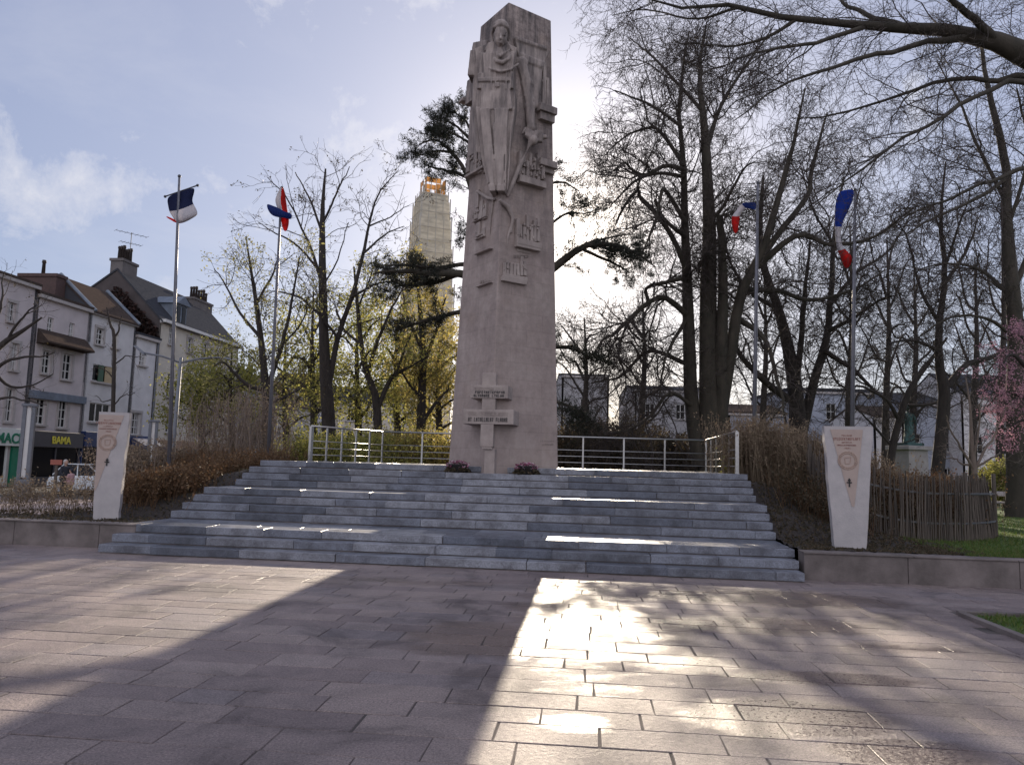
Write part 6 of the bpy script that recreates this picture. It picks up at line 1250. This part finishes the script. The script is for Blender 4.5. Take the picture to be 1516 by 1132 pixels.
def build_shrubs():
    L = lambda px, py, z: tuple(G(px, py, z)[:2])
    # left side
    stems('dry_hedge', 'long russet brown dry hedge between the left stele and the stairway', 'hedge', feet([(-7.6, 16.6), (-7.9, 18.2), (-8.0, 20.0), (-7.3, 22)], .42, 1150), .58, 4, 'leaf_brown', 'leaf_brown', .06, .16, .005)
    stems('dry_hedge', 'low brown hedge on the mulch just right of the left stele', 'hedge', feet([(-7.4, 16.4), (-8.3, 17.2), (-9.6, 18.4)], .33, 450), .62, 4, 'leaf_brown', 'leaf_brown', .06, .18, .005)
    stems('dry_grass_clump', 'clump of pale dry stalks in the sun left of the left stele', 'ornamental grass', feet([(-9.2, 16.2), (-10.4, 16.4), (-11.6, 17.0)], .35, 230, lambda p: .38), .78, 3, 'leaf_beige', 'leaf_beige', .05, .3, .004)
    stems('dry_grass_clump', 'thin dry stalks at the far left end of the mulch bed', 'ornamental grass', feet([(-12, 17.2), (-14, 18.0), (-15.4, 18.8)], .4, 120, lambda p: .25), .6, 2, 'leaf_beige', 'leaf_beige', .05, .3, .004)
    a = P(352, 690, 26); b = P(318, 690, 27)
    stems('tall_shrub', 'tall thicket of thin brown upright twigs left of the second flagpole', 'shrub', feet([(b[0]-.6, 27), (a[0], 26.5), (a[0]+1.0, 25.5)], .45, 300, lambda p: .4), 3.4, 3, 'twig_light', 'leaf_beige', .05, .06, .007, 9, spread=.1)
    a = P(395, 690, 24); stems('tall_shrub', 'lower reddish twiggy shrub beside the top of the stairway on the left', 'shrub', feet([(a[0]-2.4, 23.5), (a[0]-.6, 23.5), (a[0]+.6, 25)], .35, 360, lambda p: .95), .95, 4, 'leaf_brown', 'leaf_brown', .05, .1, .006, 5)
    a = P(260, 690, 24); stems('tall_shrub', 'pale dry flowering shrub behind the dry hedge in front of the navy awning', 'shrub', feet([(a[0]-1.6, 23.5), (a[0]+.5, 24)], .5, 300, lambda p: .2), 1.9, 6, 'twig_light', 'leaf_beige', .07, .16, .006, 6)
    # shrubs behind the railing, left and right
    for (x0, x1, d, h, n, lab, lm, per) in ((440, 560, 31, 2.6, 500, 'yellowish green shrub belt behind the left side railing', 'leaf_yg', 9), (560, 668, 33, 2.9, 500, 'golden shrub belt behind the railing next to the monument', 'leaf_gold', 9), (830, 930, 34, 3.6, 700, 'dark brown shrub belt behind the railing right of the monument', 'leaf_dark', 9), (925, 1030, 36, 3.2, 700, 'dull twiggy shrub belt behind the railing left of the giant tree', 'leaf_dark', 8), (1070, 1180, 36, 2.9, 600, 'dull shrub belt between the giant tree and the forked tree', 'leaf_dark', 7)):
        p, q = P(x0, 690, d), P(x1, 690, d); stems('shrub_belt', lab, 'shrub', feet([(p[0], d), ((p[0]+q[0])/2, d+.8), (q[0], d)], .7, n, lambda p: -.05), h, per, 'twig', lm, .11, .12, .008, 7, spread=.14)
    # right side hedges
    stems('dry_hedge', 'tall dry brown hedge between the top of the steps and the right stele', 'hedge', feet([(5.95, 19.4), (6.7, 18.6), (7.6, 17.6), (8.0, 16.9)], .38, 2200), 1.6, 4, 'leaf_beige', 'leaf_beige', .05, .06, .005, 3)
    stems('dry_hedge', 'dry brown hedge right of the right stele running behind the paling fence', 'hedge', feet([(7.4, 16.7), (8.3, 16.5), (9.3, 17.0), (10.2, 17.9)], .35, 1500), 1.25, 5, 'leaf_beige', 'leaf_brown', .055, .09, .005, 3)
    stems('dry_hedge', 'low sparse brown shrubs on the mulch left of the right stele', 'hedge', feet([(6.4, 17.3), (6.9, 16.2), (6.75, 15.2)], .35, 420), .75, 5, 'leaf_brown', 'leaf_dark', .05, .22, .004, 3)
    a = P(1092, 690, 20); stems('tall_shrub', 'green leafed shrub at the right end of the railing', 'shrub', feet([(a[0]+.4, 20.5), (a[0]+1.0, 19.8)], .25, 160, lambda p: .9), 1.5, 9, 'twig', 'leaf_yg', .08, .12, .006, 5, spread=.08)
    a = P(1492, 700, 33); stems('tall_shrub', 'round bright green shrub behind the stone bench', 'shrub', feet([(a[0]-.6, 33), (a[0]+.5, 33)], .35, 160, lambda p: .4), 1.9, 12, 'twig', 'leaf_yg', .12, .2, .006, 5, spread=.14)

# ------------------------------------------------------------------ sky, sun, camera
def build_world():
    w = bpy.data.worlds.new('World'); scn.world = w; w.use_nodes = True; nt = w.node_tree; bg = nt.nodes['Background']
    sky = nt.nodes.new('ShaderNodeTexSky'); sky.sky_type = 'NISHITA'; sky.sun_disc = False; sky.sun_elevation = SUN_EL; sky.sun_rotation = SUN_AZ; sky.air_density = 1.0; sky.dust_density = .6; sky.ozone_density = 2.0
    tc = nt.nodes.new('ShaderNodeTexCoord'); d = tc.outputs['Generated']
    sp = nt.nodes.new('ShaderNodeSeparateXYZ'); nt.links.new(d, sp.inputs[0])
    def dot(v):
        n = nt.nodes.new('ShaderNodeVectorMath'); n.operation = 'DOT_PRODUCT'; nt.links.new(d, n.inputs[0]); n.inputs[1].default_value = v; return math_(nt, 'MAXIMUM', n.outputs['Value'], 0.0)
    ds = dot(SUN)
    # thin high veil: pale lavender everywhere, brightening round the sun
    K = SKYK
    g1 = math_(nt, 'MULTIPLY', math_(nt, 'POWER', ds, 6.0), GL1*K); g2 = math_(nt, 'MULTIPLY', math_(nt, 'POWER', ds, 45.0), GL2*K); g3 = math_(nt, 'MULTIPLY', math_(nt, 'POWER', ds, 500.0), GL3*K)
    glow = math_(nt, 'ADD', g1, math_(nt, 'ADD', g2, g3))
    gl = nt.nodes.new('ShaderNodeMix'); gl.data_type = 'RGBA'; gl.blend_type = 'MULTIPLY'; gl.inputs[0].default_value = 1; gl.inputs[6].default_value = (1.0, .86, .70, 1)
    cc = nt.nodes.new('ShaderNodeCombineColor'); [nt.links.new(glow, cc.inputs[i]) for i in range(3)]; nt.links.new(cc.outputs[0], gl.inputs[7])
    col = mixc(nt, sky.outputs[0], tuple(x*K for x in VEIL), VEILF)
    # cloud layer projected on a plane
    zz = math_(nt, 'ADD', math_(nt, 'MAXIMUM', sp.outputs[2], 0.0), .12); cx = math_(nt, 'DIVIDE', sp.outputs[0], zz); cy = math_(nt, 'DIVIDE', sp.outputs[1], zz)
    cv = nt.nodes.new('ShaderNodeCombineXYZ'); nt.links.new(cx, cv.inputs[0]); nt.links.new(cy, cv.inputs[1])
    mp = nt.nodes.new('ShaderNodeMapping'); nt.links.new(cv.outputs[0], mp.inputs[0]); mp.inputs['Location'].default_value = (3.1, 1.7, 0)
    n1 = noise(nt, 1.5, 9, .62, mp.outputs[0], .5); c1 = ramp(nt, [(.50, (0,)*3), (.72, (1,)*3)], n1).outputs[0]
    # the cumulus low on the left and the smaller ones near the roofs
    nn = math_(nt, 'ADD', math_(nt, 'MULTIPLY', math_(nt, 'SUBTRACT', noise(nt, 8, 12, .68, d, .2), .5), 1.9), .42)
    tot = None
    for (px, py, wd, am) in CLOUDS:
        v = ray(px, py); v = v/np.linalg.norm(v); b = math_(nt, 'POWER', dot(tuple(v)), wd)
        m_ = math_(nt, 'MULTIPLY', b, am); tot = m_ if tot is None else math_(nt, 'ADD', tot, m_)
    cum = ramp(nt, [(.60, (0,)*3), (.72, (.32,)*3), (.88, (.62,)*3), (1, (.9,)*3)], math_(nt, 'ADD', nn, math_(nt, 'MULTIPLY', tot, .36))).outputs[0]
    cl = math_(nt, 'MAXIMUM', math_(nt, 'MULTIPLY', c1, .20), cum)
    col = mixc(nt, col, tuple(x*K for x in CLOUDC), cl)
    # bright unseen clouds added behind the camera to lift the shaded fronts
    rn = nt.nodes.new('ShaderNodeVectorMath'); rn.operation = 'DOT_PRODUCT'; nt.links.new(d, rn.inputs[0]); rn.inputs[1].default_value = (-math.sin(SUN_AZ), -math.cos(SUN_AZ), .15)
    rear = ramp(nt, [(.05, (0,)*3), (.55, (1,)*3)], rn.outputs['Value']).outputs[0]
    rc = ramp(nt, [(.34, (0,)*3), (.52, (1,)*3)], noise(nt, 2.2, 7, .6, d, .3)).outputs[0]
    col = mixc(nt, col, tuple(x*K for x in REAR_FILL), math_(nt, 'MULTIPLY', rear, rc))
    col = mixc(nt, col, gl.outputs[2], 1.0, 'ADD')
    # the sun's own disc seen through the thin cloud
    dn = nt.nodes.new('ShaderNodeVectorMath'); dn.operation = 'DOT_PRODUCT'; nt.links.new(d, dn.inputs[0]); dn.inputs[1].default_value = SUN
    disc = math_(nt, 'MULTIPLY', math_(nt, 'GREATER_THAN', dn.outputs['Value'], math.cos(math.radians(.42))), 12*K)
    cd = nt.nodes.new('ShaderNodeCombineColor'); [nt.links.new(disc, cd.inputs[i]) for i in range(3)]
    col = mixc(nt, col, cd.outputs[0], 1.0, 'ADD')
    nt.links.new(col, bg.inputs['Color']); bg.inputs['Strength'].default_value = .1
    l = bpy.data.lights.new('sun', 'SUN'); l.energy = SUN_E; l.angle = math.radians(.53); l.color = (1, .85, .66)
    o = bpy.data.objects.new('sun', l); COL.objects.link(o); o.rotation_euler = SUN.to_track_quat('Z', 'Y').to_euler(); o.location = (5, 40, 40)
SKYK = 10.0; GL1, GL2, GL3 = .11, .27, 1.3; VEIL = (.180, .200, .300); VEILF = .78; CLOUDC = (.40, .41, .46); REAR_FILL = (.66, .665, .76); SUN_E = 4.6
CLOUDS = [(55, 285, 1100, .62), (115, 258, 1500, .66), (-5, 285, 1000, .58), (170, 300, 1800, .35), (240, 425, 3500, .8), (530, 150, 900, .40), (640, 120, 900, .3), (310, 268, 3000, .45), (900, 170, 300, .5), (420, 5, 1500, .5)]
def build_camera():
    c = bpy.data.cameras.new('camera'); c.sensor_fit = 'HORIZONTAL'; c.sensor_width = 36; c.lens = 36*F/1516; c.clip_end = 2000; c.clip_start = .1
    o = bpy.data.objects.new('camera', c); COL.objects.link(o)
    m = Matrix(((RT[0], UP[0], -FW[0], CAM[0]), (RT[1], UP[1], -FW[1], CAM[1]), (RT[2], UP[2], -FW[2], CAM[2]), (0, 0, 0, 1))); o.matrix_world = m; scn.camera = o
def main():
    build_materials()
    M['twig_leaf'] = leafmat('brown_buds', [(.05, .04, .025), (.09, .07, .035)], .3)
    build_camera(); build_world(); build_ground(); build_stairs(); build_walls(); build_beds(); build_monument()
    build_stele('pale stele seen at an angle on the mulch bed left of the stairway', 158, 768, math.radians(17), 'commemorative stelae', .985, 0, .225, .275, (-.262, .185, -.215, -.238, .56), -.055)
    build_stele('pale tapering stele facing the viewer on the bed right of the stairway', 1257, 812, math.radians(-14), 'commemorative stelae', 1.0, .0)
    build_pots(); build_railing(); build_bench(); build_flags(); build_street(); build_backdrop(); build_street_things(); build_vehicles(); build_person(); build_statue(); build_paling(); build_trees(); build_shrubs()
    v = scn.view_settings; v.view_transform = 'Standard'; v.look = 'None'; v.gamma = 1; v.exposure = .82; v.use_curve_mapping = False
    c = scn.cycles; c.max_bounces = 5; c.diffuse_bounces = 3; c.glossy_bounces = 2; c.transmission_bounces = 2; c.transparent_max_bounces = 4; c.caustics_reflective = False; c.caustics_refractive = False; c.sample_clamp_indirect = 4
    c.use_denoising = True; c.denoiser = 'OPENIMAGEDENOISE'
main()
